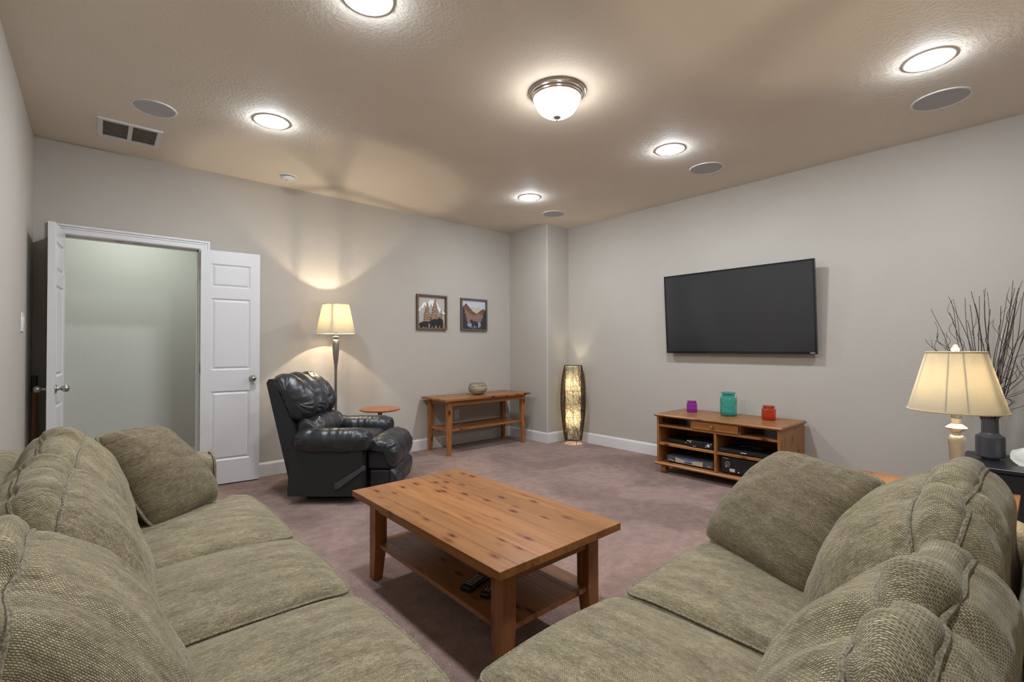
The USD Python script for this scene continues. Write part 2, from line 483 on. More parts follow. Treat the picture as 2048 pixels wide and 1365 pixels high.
# ------------------------------------------------------------------ the room
T = 0.11
struct("floor", bx(-1.5, XB + T, YF - T, 6.4, -0.1, 0.0), "carpet")
struct("ceiling", bx(XL - T, XB + T, YF - T, YA + T, H, H + 0.1), "ceiling_paint")
struct("wall_left", bx(XL - T, XL, YF - T, YA + T, 0, H), "wall_paint")
struct("wall_right", bx(XB, XB + T, YF - T, YA + T, 0, H), "wall_paint")
struct("wall_front", bx(XL, XB, YF - T, YF, 0, H), "wall_paint")
OX0, OX1, OZ = -0.196, 0.664, 2.047
struct("wall_back", cat_(bx(XL, OX0 - 0.02, YA, YA + T, 0, H), bx(OX1 + 0.02, XB, YA, YA + T, 0, H), bx(OX0 - 0.02, OX1 + 0.02, YA, YA + T, OZ + 0.02, H)), "wall_paint")
col = sbox(XC, YC, XB, YA)
col = col.buffer(-0.02, join_style=2).buffer(0.02, quad_segs=8).union(sbox(XC + 0.05, YC, XB, YA)).union(sbox(XC, YC + 0.05, XB, YA))
struct("wall_corner", extrude(col, H), "wall_paint", smooth=40)
struct("wall_hall", cat_(bx(-1.4, 2.2, 6.08, 6.18, 0, H), bx(-1.5, -1.4, YA + T, 6.18, 0, H), bx(2.2, 2.3, YA + T, 6.18, 0, H)), "hall_paint")
struct("ceiling_hall", bx(-1.5, 2.3, YA + T, 6.18, H - 0.02, H + 0.08), "hall_paint")


def base_profile(p0, p1, n):
    """Baseboard along p0 -> p1 (floor points on the wall face), n the direction into the room."""
    p0, p1, n = np.array([*p0, 0.0]), np.array([*p1, 0.0]), np.array([*n, 0.0])
    poly = Polygon([(0, 0), (0.014, 0), (0.014, 0.104), (0.0125, 0.112), (0.0075, 0.118), (0.006, 0.124), (0.003, 0.128), (0, 0.128)])
    d = p1 - p0
    L = np.linalg.norm(d)
    m = extrude(poly, L)
    return xf(m, basis(p0, n, [0, 0, 1.0], d / L))


struct("baseboard_back", base_profile((OX1 + 0.075, YA), (XC, YA), (0, -1)), "white_trim", smooth=30)
struct("baseboard_corner", cat_(base_profile((XC, YC), (XC, YA - 0.014), (-1, 0)), base_profile((XC - 0.014, YC), (XB - 0.014, YC), (0, -1))), "white_trim", smooth=30)
struct("baseboard_right", base_profile((XB, YF), (XB, YC - 0.014), (-1, 0)), "white_trim", smooth=30)
struct("baseboard_left", base_profile((XL, YF), (XL, YA), (1, 0)), "white_trim", smooth=30)
struct("baseboard_hall", base_profile((-1.4, 6.08), (2.2, 6.08), (0, -1)), "white_trim", smooth=30)

# door casing: jamb, stepped moulding, ball-catch plates
trim = thing("trim_1", None, None, kind="structure")
CW = 0.076


def ring(o, i):
    """The casing band lying between o and i metres outside the opening."""
    return sbox(OX0 - o, 0, OX1 + o, OZ + o).difference(sbox(OX0 - i, -1, OX1 + i, OZ + i))


def on_wall(poly, t):
    return xf(extrude(poly, t), basis((0, YA, 0), [1.0, 0, 0], [0, 0, 1.0], [0, -1.0, 0]))


put("casing", cat_(on_wall(ring(CW, 0.004), 0.011), on_wall(ring(CW, CW - 0.016), 0.021), on_wall(ring(CW - 0.020, CW - 0.032), 0.0165), on_wall(ring(0.022, 0.008), 0.0145)), "white_trim", trim)
put("jamb", cat_(bx(OX0 - 0.02, OX0, YA - 0.004, YA + T + 0.004, 0, OZ), bx(OX1, OX1 + 0.02, YA - 0.004, YA + T + 0.004, 0, OZ), bx(OX0 - 0.02, OX1 + 0.02, YA - 0.004, YA + T + 0.004, OZ, OZ + 0.02),
                 bx(OX0, OX0 + 0.011, YA + 0.045, YA + 0.08, 0, OZ), bx(OX1 - 0.011, OX1, YA + 0.045, YA + 0.08, 0, OZ), bx(OX0, OX1, YA + 0.045, YA + 0.08, OZ - 0.011, OZ)), "white_trim", trim)
for x in (0.135, 0.245):
    put("strike_plate", cbox(x - 0.028, x + 0.028, YA + 0.008, YA + 0.036, OZ - 0.0035, OZ, 0.001), "brushed_nickel", trim)


def door_leaf(name, width, loc, rotz, knobs, flip):
    """A narrow six-panel style leaf: hinge edge at the local origin, running along +x, thickness about y = 0."""
    t = thing(name, None, None, loc, rotz, kind="structure")
    th, z0, z1 = 0.035, 0.010, OZ - 0.003
    rows = [(0.212, 0.820), (1.000, 1.630), (1.722, 1.930)]
    pockets = []
    xa, xb = 0.075, width - 0.075
    slab = m3.Manifold.cube([width - 0.004, th, z1 - z0]).translate([0.002, -th / 2, z0])
    for a, b in rows:
        for s in (-1, 1):
            o = [(xa, a), (xb, a), (xb, b), (xa, b)]
            i = [(xa + 0.014, a + 0.014), (xb - 0.014, a + 0.014), (xb - 0.014, b - 0.014), (xa + 0.014, b - 0.014)]
            pts = [(x, s * (th / 2 + 0.001), z) for x, z in o] + [(x, s * (th / 2 - 0.009), z) for x, z in i]
            pockets.append(m3.Manifold.hull_points([tuple(map(float, p)) for p in pts]))
    for p in pockets:
        slab = slab - p
    put("slab", slab, "white_door", t)
    for a, b in rows:
        pts = []
        for s in (-1, 1):
            for q, d in ((0.016, 0.0092), (0.032, 0.0015)):
                pts += [(x, s * (th / 2 - d), z) for x in (xa + q, xb - q) for z in (a + q, b - q)]
        put("panel", hull(pts), "white_door", t)
    for s in knobs:
        pr = [(0, 0), (0.028, 0), (0.029, 0.003), (0.026, 0.008), (0.013, 0.010), (0.010, 0.016), (0.010, 0.028), (0.016, 0.034), (0.024, 0.044), (0.0255, 0.054), (0.021, 0.064), (0.012, 0.070), (0, 0.072)]
        m = lathe(pr, 28)
        put("knob", orient(*xf(m, basis((width - 0.060, s * th / 2, 0.922), [1.0, 0, 0], [0, 0, -s * 1.0], [0, s * 1.0, 0]))), "brushed_nickel", t, smooth=40, label="satin nickel door knob")
    for z in (0.22, 1.02, 1.82):
        put("hinge", cat_(lathe([(0, -0.045), (0.006, -0.045), (0.006, 0.045), (0, 0.045)], 12, (0.0, flip * (th / 2 + 0.003), z)), bx(0.0, 0.003, -th / 2, th / 2, z - 0.045, z + 0.045)), "brushed_nickel", t, smooth=40)
    return t


door_leaf("door_1", 0.44, (OX0 + 0.002, YA - 0.026, 0), math.radians(-94.5), (-1, 1), -1)
door_leaf("door_2", 0.455, (OX1 + 0.004, YA - 0.044, 0), math.radians(-5.5), (-1,), 1)

# ------------------------------------------------------------------ things on the ceiling
CANS = [(0.893, 0.44, "recessed ceiling light over the left sofa back, nearest the camera, outside the frame"),
        (0.893, 1.975, "recessed ceiling light cut off by the top edge of the photo"),
        (0.890, 3.492, "glowing recessed ceiling light nearest the square air vent"),
        (3.365, 0.412, "large glowing recessed ceiling light at upper right of the photo"),
        (3.365, 1.945, "glowing recessed ceiling light right of the flush dome light"),
        (3.348, 3.527, "glowing recessed ceiling light nearest the corner column, smallest in view")]
for x, y, lb in CANS:
    t = thing("recessed_light", lb, "ceiling light", (x, y, H), group="recessed lights in the ceiling")
    put("trim_ring", orient(*lathe([(0.0885, 0.0), (0.112, 0.0), (0.111, -0.003), (0.105, -0.0045), (0.092, -0.004), (0.0885, -0.001)], 56)), "white_trim", t, smooth=50)
    dome = [(0.0865, -0.001)] + [(0.0865 * math.cos(a), -0.001 - 0.023 * math.sin(a)) for a in np.linspace(0.25, math.pi / 2, 6)]
    dome[-1] = (0, dome[-1][1])
    put("lens", orient(*lathe(dome, 72)), "can_lens", t, smooth=True, label="glowing white lens")

for x, y, r, lb in ((0.270, 3.795, 0.122, "round ceiling speaker beside the square air vent"), (3.975, 3.785, 0.135, "round ceiling speaker above the corner column, farthest away"),
                    (3.962, 1.946, 0.142, "round ceiling speaker between the two far right recessed lights and the TV wall"), (3.965, 0.432, 0.148, "large round ceiling speaker at the photo's upper right corner")):
    t = thing("ceiling_speaker", lb, "speaker", (x, y, H), group="round in-ceiling speakers")
    put("rim", orient(*lathe([(r - 0.014, 0), (r, 0), (r - 0.001, -0.004), (r - 0.006, -0.006), (r - 0.013, -0.005), (r - 0.014, 0)], 56)), "white_trim", t, smooth=50)
    put("grille", orient(*lathe([(0, -0.0042), (r - 0.04, -0.0040), (r - 0.0135, -0.0032), (r - 0.0135, -0.0005), (0, -0.0005)], 56)), "grille", t, smooth=40, label="grey mesh grille")

t = thing("air_vent", "square white return air vent with two dark louvred openings", "vent", (0.172, 4.342, H))
fr = sbox(-0.176, -0.178, 0.176, 0.178).difference(sbox(-0.148, -0.140, -0.012, 0.152)).difference(sbox(0.012, -0.140, 0.148, 0.152))
put("frame", xf(extrude(fr, 0.010), basis((0, 0, 0), [1.0, 0, 0], [0, -1.0, 0], [0, 0, -1.0])), "white_trim", t)
put("backing", bx(-0.15, 0.15, -0.15, 0.145, -0.0012, -0.0002), "vent_dark", t)
for xa, xb in ((-0.147, -0.013), (0.013, 0.147)):
    for k in range(9):
        y = -0.135 + k * 0.0325
        m = bx(xa, xb, -0.0105, 0.0105, -0.0006, 0.0006)
        m.apply_transform(trimesh.transformations.rotation_matrix(math.radians(22), [1, 0, 0]))
        m.apply_translation([0, y, -0.0058])
        put("slat", m, "vent_dark", t)

t = thing("flush_ceiling_light", "lit dome ceiling light with a nickel pan and pointed finial", "ceiling light", (2.090, 1.957, H))
put("pan", orient(*lathe([(0, -0.001), (0.172, -0.001), (0.173, -0.008), (0.168, -0.014), (0.162, -0.016), (0.160, -0.024), (0.152, -0.030), (0.150, -0.038), (0.144, -0.043), (0.141, -0.040), (0.139, -0.020), (0, -0.018)], 72)), "nickel", t, smooth=25)
bowl = [(0.1385, -0.038), (0.141, -0.043), (0.138, -0.052), (0.132, -0.072), (0.120, -0.096), (0.102, -0.118), (0.075, -0.136), (0.045, -0.147), (0, -0.151)]
put("glass_bowl", orient(*lathe(bowl, 64)), "flush_bowl", t, smooth=True, label="glowing white glass bowl")
put("finial", orient(*lathe([(0, -0.149), (0.022, -0.150), (0.023, -0.154), (0.017, -0.160), (0.009, -0.163), (0.006, -0.168), (0.0075, -0.173), (0.005, -0.178), (0, -0.180)], 28)), "nickel", t, smooth=40)

t = thing("smoke_detector", "small white smoke detector on the ceiling near the back wall", "smoke detector", (1.287, 4.508, H))
put("mounting_plate", orient(*lathe([(0, 0), (0.071, 0), (0.0715, -0.004), (0.066, -0.009), (0.056, -0.010), (0, -0.010)], 40)), "white_plastic", t, smooth=35)
put("vent_band", orient(*lathe([(0, -0.010), (0.052, -0.010), (0.052, -0.015), (0, -0.015)], 40)), "black_plastic", t, smooth=35)
put("housing", orient(*lathe([(0, -0.015), (0.057, -0.015), (0.058, -0.019), (0.055, -0.036), (0.049, -0.043), (0.030, -0.046), (0, -0.0465)], 40)), "white_plastic", t, smooth=35)
put("test_button", orient(*lathe([(0, -0.045), (0.010, -0.045), (0.009, -0.049), (0, -0.050)], 20, (-0.018, -0.018, 0))), "grille", t, smooth=40)

# ------------------------------------------------------------------ things on the walls
t = thing("light_switch", "white rocker light switch on the left wall", "light switch", (XL, 4.209, 1.358))
put("cover_plate", cbox(0, 0.006, -0.057, 0.057, -0.060, 0.060, 0.002), "white_plastic", t)
for y in (-0.023, 0.023):
    put("rocker", hull([(0.005, y - 0.016, -0.033), (0.005, y + 0.016, -0.033), (0.005, y - 0.016, 0.033), (0.005, y + 0.016, 0.033), (0.0075, y - 0.015, -0.032), (0.0075, y + 0.015, -0.032), (0.011, y - 0.015, 0.032), (0.011, y + 0.015, 0.032)]), "white_plastic", t)

t = thing("wall_outlet", "white wall outlet seen behind the console table", "outlet", (3.350, YA, 0.365))
put("cover_plate", cbox(-0.036, 0.036, -0.006, 0, -0.058, 0.058, 0.002), "white_plastic", t)
for z in (-0.021, 0.021):
    put("receptacle", cbox(-0.0165, 0.0165, -0.0085, -0.004, z - 0.014, z + 0.014, 0.002), "white_plastic", t)

t = thing("wood_pole", "brown wooden pole with a black cap standing behind the open door", "pole", (-0.322, 4.690, 0))
put("shaft", cbox(-0.014, 0.014, -0.021, 0.021, 0.0, 0.905, 0.004), "brown_wood", t)
put("cap", cbox(-0.016, 0.016, -0.024, 0.024, 0.895, 1.005, 0.006), "black_plastic", t, label="black end cap")


def wall_art(poly, t, y):
    """poly in the wall's plane (x, z) relative to the picture's centre; front face at depth y from the wall."""
    return xf(extrude(poly, t), basis((0, -(y - t), 0), [1.0, 0, 0], [0, 0, 1.0], [0, -1.0, 0]))


def frame_parts(t, w, h, bar, depth, mat):
    w, h = w / 2, h / 2
    for pts in ([(-w, -h), (w, -h), (w - bar, -h + bar), (-w + bar, -h + bar)], [(-w, h), (w, h), (w - bar, h - bar), (-w + bar, h - bar)],
                [(-w, -h), (-w + bar, -h + bar), (-w + bar, h - bar), (-w, h)], [(w, -h), (w - bar, -h + bar), (w - bar, h - bar), (w, h)]):
        put("frame_bar", wall_art(Polygon(pts), depth, depth), mat, t)


def fir(x, z, w, h, tiers, seed, lean=0.0):
    r = np.random.default_rng(seed)
    L, R = [], []
    for k in range(tiers):
        f = 1 - k / tiers
        ww = w * f**0.85 * r.uniform(0.85, 1.12)
        z0 = z + h * (k / tiers)
        L += [(x - ww, z0), (x - ww * 0.48, z0 + h / tiers * 0.72)]
        R += [(x + ww * r.uniform(0.85, 1.1), z0), (x + ww * 0.48, z0 + h / tiers * 0.72)]
    tree = Polygon([(x, z)] + R + [(x, z + h)] + L[::-1]).buffer(0)
    cuts = [affinity.rotate(sbox(x + r.uniform(-0.7, 0.5) * w * 0.6, zz, x + r.uniform(0.0, 0.9) * w * 0.6 + 0.004, zz + 0.0035), r.uniform(-25, 25)) for zz in z + h * np.linspace(0.12, 0.8, tiers)]
    return tree.difference(shapely.union_all(cuts))


def bear(s=1.0, dx=0.0, dz=0.0):
    """A walking bear's outline, head to the left, about 0.2 x 0.125 at s = 1."""
    b = [(-0.100, 0.062), (-0.092, 0.074), (-0.080, 0.080), (-0.076, 0.092), (-0.068, 0.092), (-0.064, 0.085), (-0.045, 0.100), (-0.015, 0.106), (0.010, 0.102), (0.035, 0.112), (0.060, 0.115), (0.082, 0.106), (0.096, 0.085), (0.098, 0.060), (0.092, 0.040), (0.094, 0.006), (0.088, 0.0), (0.066, 0.0), (0.066, 0.010), (0.060, 0.034), (0.046, 0.030), (0.040, 0.008), (0.034, 0.0), (0.016, 0.0), (0.018, 0.010), (0.022, 0.034), (0.0, 0.038), (-0.018, 0.036), (-0.016, 0.008), (-0.022, 0.0), (-0.042, 0.0), (-0.042, 0.010), (-0.036, 0.030), (-0.042, 0.042), (-0.058, 0.028), (-0.064, 0.006), (-0.072, 0.0), (-0.088, 0.002), (-0.082, 0.014), (-0.070, 0.044), (-0.080, 0.052), (-0.096, 0.054)]
    return Polygon([(x * s + dx, z * s + dz) for x, z in b]).buffer(0.0012)


PW, PH = 0.412, 0.414
t = thing("framed_picture", "square open wooden frame with cut-out bears, firs and snowy peaks", "picture", (2.990, YA, 1.612), group="pictures on the back wall")
frame_parts(t, PW, PH, 0.019, 0.030, "frame_wood")
snow = [(-0.187, 0.020), (-0.150, 0.055), (-0.118, 0.105), (-0.092, 0.120), (-0.080, 0.100), (-0.058, 0.108), (-0.020, 0.150), (0.010, 0.140), (0.040, 0.160), (0.075, 0.118), (0.110, 0.055), (0.140, 0.030), (0.187, 0.000),
        (0.187, -0.020), (0.150, -0.012), (0.120, -0.020), (0.095, 0.020), (0.070, 0.070), (0.045, 0.052), (0.030, 0.105), (0.010, 0.060), (-0.010, 0.105), (-0.030, 0.055), (-0.058, 0.080), (-0.075, 0.045), (-0.095, 0.085), (-0.120, 0.040), (-0.140, 0.045), (-0.165, 0.000)]
put("snow_peak", wall_art(Polygon(snow).buffer(0), 0.004, 0.008), "art_white", t)
for x, z, w, h, n, sd in ((-0.060, -0.110, 0.068, 0.225, 8, 1), (0.045, -0.120, 0.085, 0.285, 9, 2), (0.130, -0.175, 0.052, 0.215, 7, 3)):
    put("fir_tree", wall_art(fir(x, z, w, h, n, sd), 0.005, 0.014), "art_tan", t)
put("ground_strip", wall_art(Polygon([(-0.188, -0.188), (0.188, -0.188), (0.188, -0.140), (0.14, -0.165), (0.05, -0.172), (-0.08, -0.166), (-0.150, -0.174), (-0.188, -0.150)]), 0.005, 0.013), "art_tan", t)
put("bear", wall_art(bear(0.98, 0.055, -0.182), 0.005, 0.020), "art_black", t)
put("bear", wall_art(bear(0.62, -0.112, -0.182), 0.005, 0.020), "art_black", t)

t = thing("framed_picture", "framed layered landscape with brown mountains, lake and a moose", "picture", (3.610, YA, 1.610), group="pictures on the back wall")
frame_parts(t, PW, 0.405, 0.019, 0.030, "frame_grey")
put("backing_board", wall_art(sbox(-0.19, -0.186, 0.19, 0.186), 0.003, 0.006), "art_sky", t)
put("mountain", wall_art(Polygon([(-0.09, 0.0), (-0.06, 0.085), (-0.02, 0.105), (0.03, 0.085), (0.075, 0.105), (0.12, 0.075), (0.15, 0.0)]), 0.003, 0.009), "art_cream", t)
put("mountain", wall_art(Polygon([(-0.188, -0.07), (-0.188, 0.095), (-0.160, 0.105), (-0.118, 0.140), (-0.090, 0.110), (-0.020, 0.045), (0.045, 0.015), (0.100, 0.050), (0.150, 0.082), (0.188, 0.060), (0.188, -0.07)]), 0.003, 0.012), "art_brown", t)
put("hill", wall_art(Polygon([(-0.188, -0.09), (-0.188, 0.02), (-0.13, 0.055), (-0.06, 0.01), (0.0, -0.015), (0.06, 0.015), (0.14, 0.0), (0.188, 0.02), (0.188, -0.09)]), 0.003, 0.015), "art_rose", t)
put("lake", wall_art(sbox(-0.12, -0.186, 0.13, -0.085), 0.003, 0.015), "art_lake", t)
put("shore", wall_art(Polygon([(-0.12, -0.072), (-0.02, -0.055), (0.02, -0.028), (0.03, -0.060), (0.09, -0.082), (0.03, -0.096), (-0.04, -0.100), (-0.12, -0.112)]), 0.003, 0.018), "art_rose", t)
dark = [(-0.188, -0.186), (-0.188, 0.075), (-0.172, 0.090), (-0.160, 0.050), (-0.145, 0.040), (-0.150, 0.015), (-0.128, 0.000), (-0.138, -0.030), (-0.115, -0.045), (-0.125, -0.075), (-0.105, -0.095), (-0.112, -0.135), (-0.090, -0.152), (-0.040, -0.170), (0.060, -0.170), (0.105, -0.150), (0.105, -0.085), (0.125, -0.070), (0.120, -0.045), (0.145, -0.040), (0.142, 0.0), (0.160, 0.010), (0.165, 0.050), (0.188, 0.060), (0.188, -0.186)]
put("dark_forest", wall_art(Polygon(dark), 0.004, 0.021), "art_navy", t)
moose = [(-0.052, -0.100), (-0.060, -0.088), (-0.054, -0.078), (-0.064, -0.066), (-0.044, -0.070), (-0.036, -0.060), (-0.032, -0.074), (-0.020, -0.082), (0.010, -0.084), (0.040, -0.088), (0.054, -0.100), (0.056, -0.120), (0.058, -0.165), (0.048, -0.165), (0.044, -0.130), (0.034, -0.128), (0.030, -0.165), (0.020, -0.165), (0.020, -0.128), (0.0, -0.128), (-0.006, -0.165), (-0.016, -0.165), (-0.014, -0.128), (-0.024, -0.125), (-0.032, -0.165), (-0.042, -0.165), (-0.034, -0.118), (-0.040, -0.105)]
put("moose", wall_art(Polygon(moose).buffer(0.001), 0.004, 0.024), "art_navy", t)

# television, leaning a little forward off its mount
t = thing("television", "large black flat-screen television mounted on the right wall", "television", (4.550, 1.986, 1.130))
TW, TH_ = 1.392, 0.806
lean = math.atan(0.05 / TH_)
# local: u along -y (to the viewer's right), v up the screen, n out of the screen
ex, ev = np.array([0, -1.0, 0]), np.array([-math.sin(lean), 0, math.cos(lean)])
en = np.cross(ex, ev)
TV = basis((0, 0, 0), ex, ev, en)
hw = TW / 2
bez = sbox(-hw, 0, hw, TH_).difference(sbox(-hw + 0.013, 0.022, hw - 0.013, TH_ - 0.014))
put("bezel", xf(extrude(bez, 0.030, -0.026), TV), "black_gloss", t)
put("screen", xf(bx(-hw + 0.012, hw - 0.012, 0.021, TH_ - 0.013, -0.020, 0.0005), TV), "screen", t, label="dark switched-off screen")
put("rear_housing", xf(hull([(sx * (hw - a), b, d) for sx in (-1, 1) for a, b, d in ((0.004, 0.004, -0.02), (0.004, TH_ - 0.004, -0.02), (0.05, 0.05, -0.040), (0.05, TH_ - 0.05, -0.040))]), TV), "black_plastic", t)
put("wall_mount", bx(0.012, XB - 4.550 - 0.0005, -0.22, 0.22, 0.22, 0.56), "black_plastic", t)
lg = meshkit.text_mesh("VIZIO", 0.0095, 0.0006, bold=True)
lg.apply_translation([hw - 0.013 - lg.bounds[1][0], 0.0055 - lg.bounds[0][1], 0.004])
put("logo", xf(lg, TV), "pale_print", t)

# ------------------------------------------------------------------ the sectional sofa
def loft(prof, half, p=6.0, nt=84, ns=112, disp=None, zshift=None, weld_uv=True):
    """A closed profile (x, z) swept along y from -half to half, its ends rounded off. Gives V, F, UV and the point grid (nt, ns + 1, 3)."""
    Q = spline(prof, ns, closed=True)
    c = Q.mean(0)
    d = np.roll(Q, -1, 0) - np.roll(Q, 1, 0)
    nrm = np.stack([d[:, 1], -d[:, 0]], 1)
    nrm /= np.linalg.norm(nrm, axis=1, keepdims=True)
    if ((Q - c) * nrm).sum() < 0:
        nrm = -nrm
    s = np.arange(ns) / ns
    e = np.linspace(-1, 1, nt)
    t = np.sign(e) * (1 - (1 - np.abs(e)) ** 2.1)
    f = np.maximum(1 - np.abs(t) ** p, 0) ** (1 / p)
    X = c[0] + (Q[None, :, 0] - c[0]) * f[:, None]
    Z = c[1] + (Q[None, :, 1] - c[1]) * f[:, None]
    Tt, S = np.meshgrid(t, s, indexing="ij")
    if disp is not None:
        D = disp(Tt, S) * np.minimum(1, f * 1.4)[:, None]
        X, Z = X + D * nrm[None, :, 0], Z + D * nrm[None, :, 1]
    if zshift is not None:
        Z = Z + zshift(Tt, S, Z)
    P = np.stack([X, Tt * half, Z], -1)
    P = np.concatenate([P, P[:, :1]], 1)
    arc = np.concatenate([[0], np.cumsum(np.linalg.norm(np.diff(np.vstack([Q, Q[:1]]), axis=0), axis=1))])
    run = np.concatenate([np.zeros((1, P.shape[1])), np.cumsum(np.linalg.norm(np.diff(P, axis=0), axis=2), axis=0)])
    run -= run[nt // 2]
    UV = np.stack([np.broadcast_to(arc[None], P.shape[:2]), run], -1)
    V, F = P.reshape(-1, 3), grid_faces(*P.shape[:2])
    V, F = orient(V, F)
    return V, F, UV.reshape(-1, 2), P


def back_cushion(parent, L, M, seed, fb, su, sb, bk, crease=0.0, depth=0.030, top=0.0, puff=0.0):
    """A box back cushion L long. In its section: front belly at fb, front seam su, rear seam sb, back bk (all distances towards the front)."""
    r = np.random.default_rng(seed)
    prof = [(fb - 0.020, 0.462), (fb, 0.545), (fb * 0.80 + su * 0.20 + puff * 0.6, 0.660), (fb * 0.38 + su * 0.62 + 0.014 + puff, 0.775), (su, 0.848 + top), ((su + sb) / 2, 0.876 + top), (sb, 0.862 + top), (sb - 0.045, 0.815),
            (bk + 0.008, 0.720), (bk, 0.590), (bk + 0.035, 0.475), (fb * 0.3 + bk * 0.2, 0.450)]
    s1, s2 = 4.0 / 12, 6.0 / 12
    o = r.uniform(0, 50, 3)

    def bump(a, w):
        return np.exp(-(a / w) ** 2)

    def disp(t, s):
        cr = t - crease - 0.10 * np.sin(s * 9 + o[0])
        top = bump(s - 0.42, 0.17)
        d = -depth * bump(cr, 0.085) * top + 0.012 * bump(np.abs(cr) - 0.26, 0.16) * top
        d -= 0.0075 * (bump(s - s1, 0.014) + bump(s - s2, 0.014))
        q = np.stack([t * 9 + o[0], s * 7 + o[1], 0 * t + o[2]], -1)
        d += 0.026 * (meshkit.fbm(q * 0.40, 3, seed) - 0.5)
        # folds that run over the top from front to back, strongest beside the seams and the fold
        w = meshkit.noise(np.stack([t * 15 + 2.2 * np.sin(s * 11 + o[1]), s * 4.5 + o[2], 0 * t], -1), seed + 3)
        d += 0.010 * (w - 0.5) * (0.2 + bump(s - s1, 0.05) + bump(s - s2, 0.05) + 1.2 * bump(cr, 0.3) * top)
        w2 = meshkit.noise(np.stack([t * 5 + s * 10, s * 22 + o[0], 0 * t], -1), seed + 5)
        d += 0.012 * (w2 - 0.5) * bump(s - 0.16, 0.16)
        # overstuffed: the front swells between the ends, which fall back into the joints
        d += (0.030 * (1 - t * t) - 0.034 * np.abs(t) ** 5) * np.maximum(bump(s - 0.16, 0.17), 0.6 * bump(s - 0.40, 0.10))
        return d

    def zs(t, s, z):
        w = np.clip((z - 0.55) / 0.3, 0, 1)
        return w * (0.014 * (1 - t * t) - 0.095 * np.abs(t) ** 7)
    V, F, UV, P = loft(prof, L / 2, 6.5, disp=disp, zshift=zs)
    V, F = orient(*xf((V, F), M))
    c = put("back_cushion", (V, F), "chenille", parent, smooth=True, uv=UV, world=True)
    for s in (s1, s2):
        j = int(round(s * (P.shape[1] - 1)))
        path = P[3:-3, j].copy()
        k = np.array([1, 3, 4, 3, 1]) / 12
        for ax in range(3):
            path[2:-2, ax] = np.convolve(path[:, ax], k, "valid")
        path[:, 2] += 0.0022
        put("seam_welt", xf(tube(path, 0.0046, 7), M), "chenille_welt", c, smooth=50, world=True)
    return c


material("chenille_welt", {"tc": ("texture_coordinate", {}), "n": ("noise_texture", {"scale": 260.0, "detail": 2.0}), "r": ("rgb_ramp", {"ramp": [(0.35, (0.14, 0.118, 0.078)), (0.65, (0.33, 0.29, 0.205))]}),
                           "b": ("bump", {"strength": 0.5, "distance": 0.002}), "p": ("principled_bsdf", {"roughness": 0.9, "specular_ior_level": 0.1})},
         [("tc.object", "n.vector"), ("n.fac", "r.fac"), ("r.color", "p.base_color"), ("n.fac", "b.height"), ("b.normal", "p.normal")])


def seat_cushion(parent, D, W, hgt, M, seed, wing=(0.0, 0.0), xw=0.44, crown=0.047):
    """D deep (local x, front at +), W wide (local y); wing widens the front of the -y / +y side round the arm."""
    r = np.random.default_rng(seed)
    hx, hy = D / 2, W / 2
    o = r.uniform(0, 40, 3)

    def fn(V):
        V = V.copy()
        x, y, z = V.T
        g = np.clip(1 - (x / hx) ** 2, 0, 1) ** 0.7 * np.clip(1 - (y / hy) ** 2, 0, 1) ** 0.7
        up = np.clip(z / (hgt / 2), -1, 1)
        dz = crown * g * np.clip(up, 0, 1)
        dz += 0.010 * (meshkit.fbm(np.stack([x * 5 + o[0], y * 5 + o[1], z * 0 + o[2]], -1), 3, seed) - 0.5) * np.clip(up, 0, 1) * g
        dz += 0.007 * (meshkit.noise(np.stack([x * 3.5 + 2 * y, y * 13 + x * 5 + o[1], z * 0], -1), seed + 2) - 0.5) * np.clip(up, 0, 1) * g**0.5
        dx = 0.022 * np.clip(x / hx, 0, 1) ** 3 * np.clip(1 - (y / hy) ** 2, 0, 1) * (1 - 0.35 * up**2)
        dz -= 0.016 * np.clip((x / hx - 0.55) / 0.45, 0, 1) ** 2 * np.clip(up, 0, 1)
        k = np.clip((x - xw + hx - 0.0) / 0.05, 0, 1)
        k = k * k * (3 - 2 * k)
        dy = np.where(y < 0, -1, 1) * np.clip(np.abs(y) / hy, 0, 1) ** 2 * k * np.where(y < 0, wing[0], wing[1])
        return np.stack([x + dx, y + dy, z + dz], 1)
    rr = 0.050
    V, F, UV = soft_box((D, W, hgt), rr, (34, 34, 6), fn)
    c = put("seat_cushion", xf((V, F), M), "chenille", parent, smooth=True, uv=UV, world=True)
    for sz in (1, -1):
        loop, q = [], rr * 0.72
        cx, cy = hx - rr, hy - rr
        for k, (sx, sy) in enumerate(((1, 1), (-1, 1), (-1, -1), (1, -1))):
            for a in np.linspace(0, math.pi / 2, 5):
                b = a + k * math.pi / 2
                loop.append((sx * cx + q * math.cos(b), sy * cy + q * math.sin(b), sz * (hgt / 2 - rr + q)))
        loop = np.array(loop)
        out = []
        for i in range(len(loop)):
            a, b = loop[i], loop[(i + 1) % len(loop)]
            n = max(1, int(np.linalg.norm(b - a) / 0.02))
            out += [a + (b - a) * j / n for j in range(n)]
        put("piping", xf(tube(fn(np.array(out)), 0.0038, 7, closed=True), M), "chenille_welt", c, smooth=60, world=True)
    return c


sofa = thing("sectional_sofa", "olive brown chenille sectional sofa wrapping the photo's foreground", "sofa", (0.0, 0.0, 0.0))


def soft(name, x0, x1, y0, y1, z0, z1, r, mat="chenille", parent=None, n=(20, 20, 14), fn=None, **kw):
    V, F, UV = soft_box((x1 - x0, y1 - y0, z1 - z0), r, n, fn)
    V = V + [(x0 + x1) / 2, (y0 + y1) / 2, (z0 + z1) / 2]
    return put(name, (V, F), mat, parent, smooth=True, uv=UV, world=True, **kw)


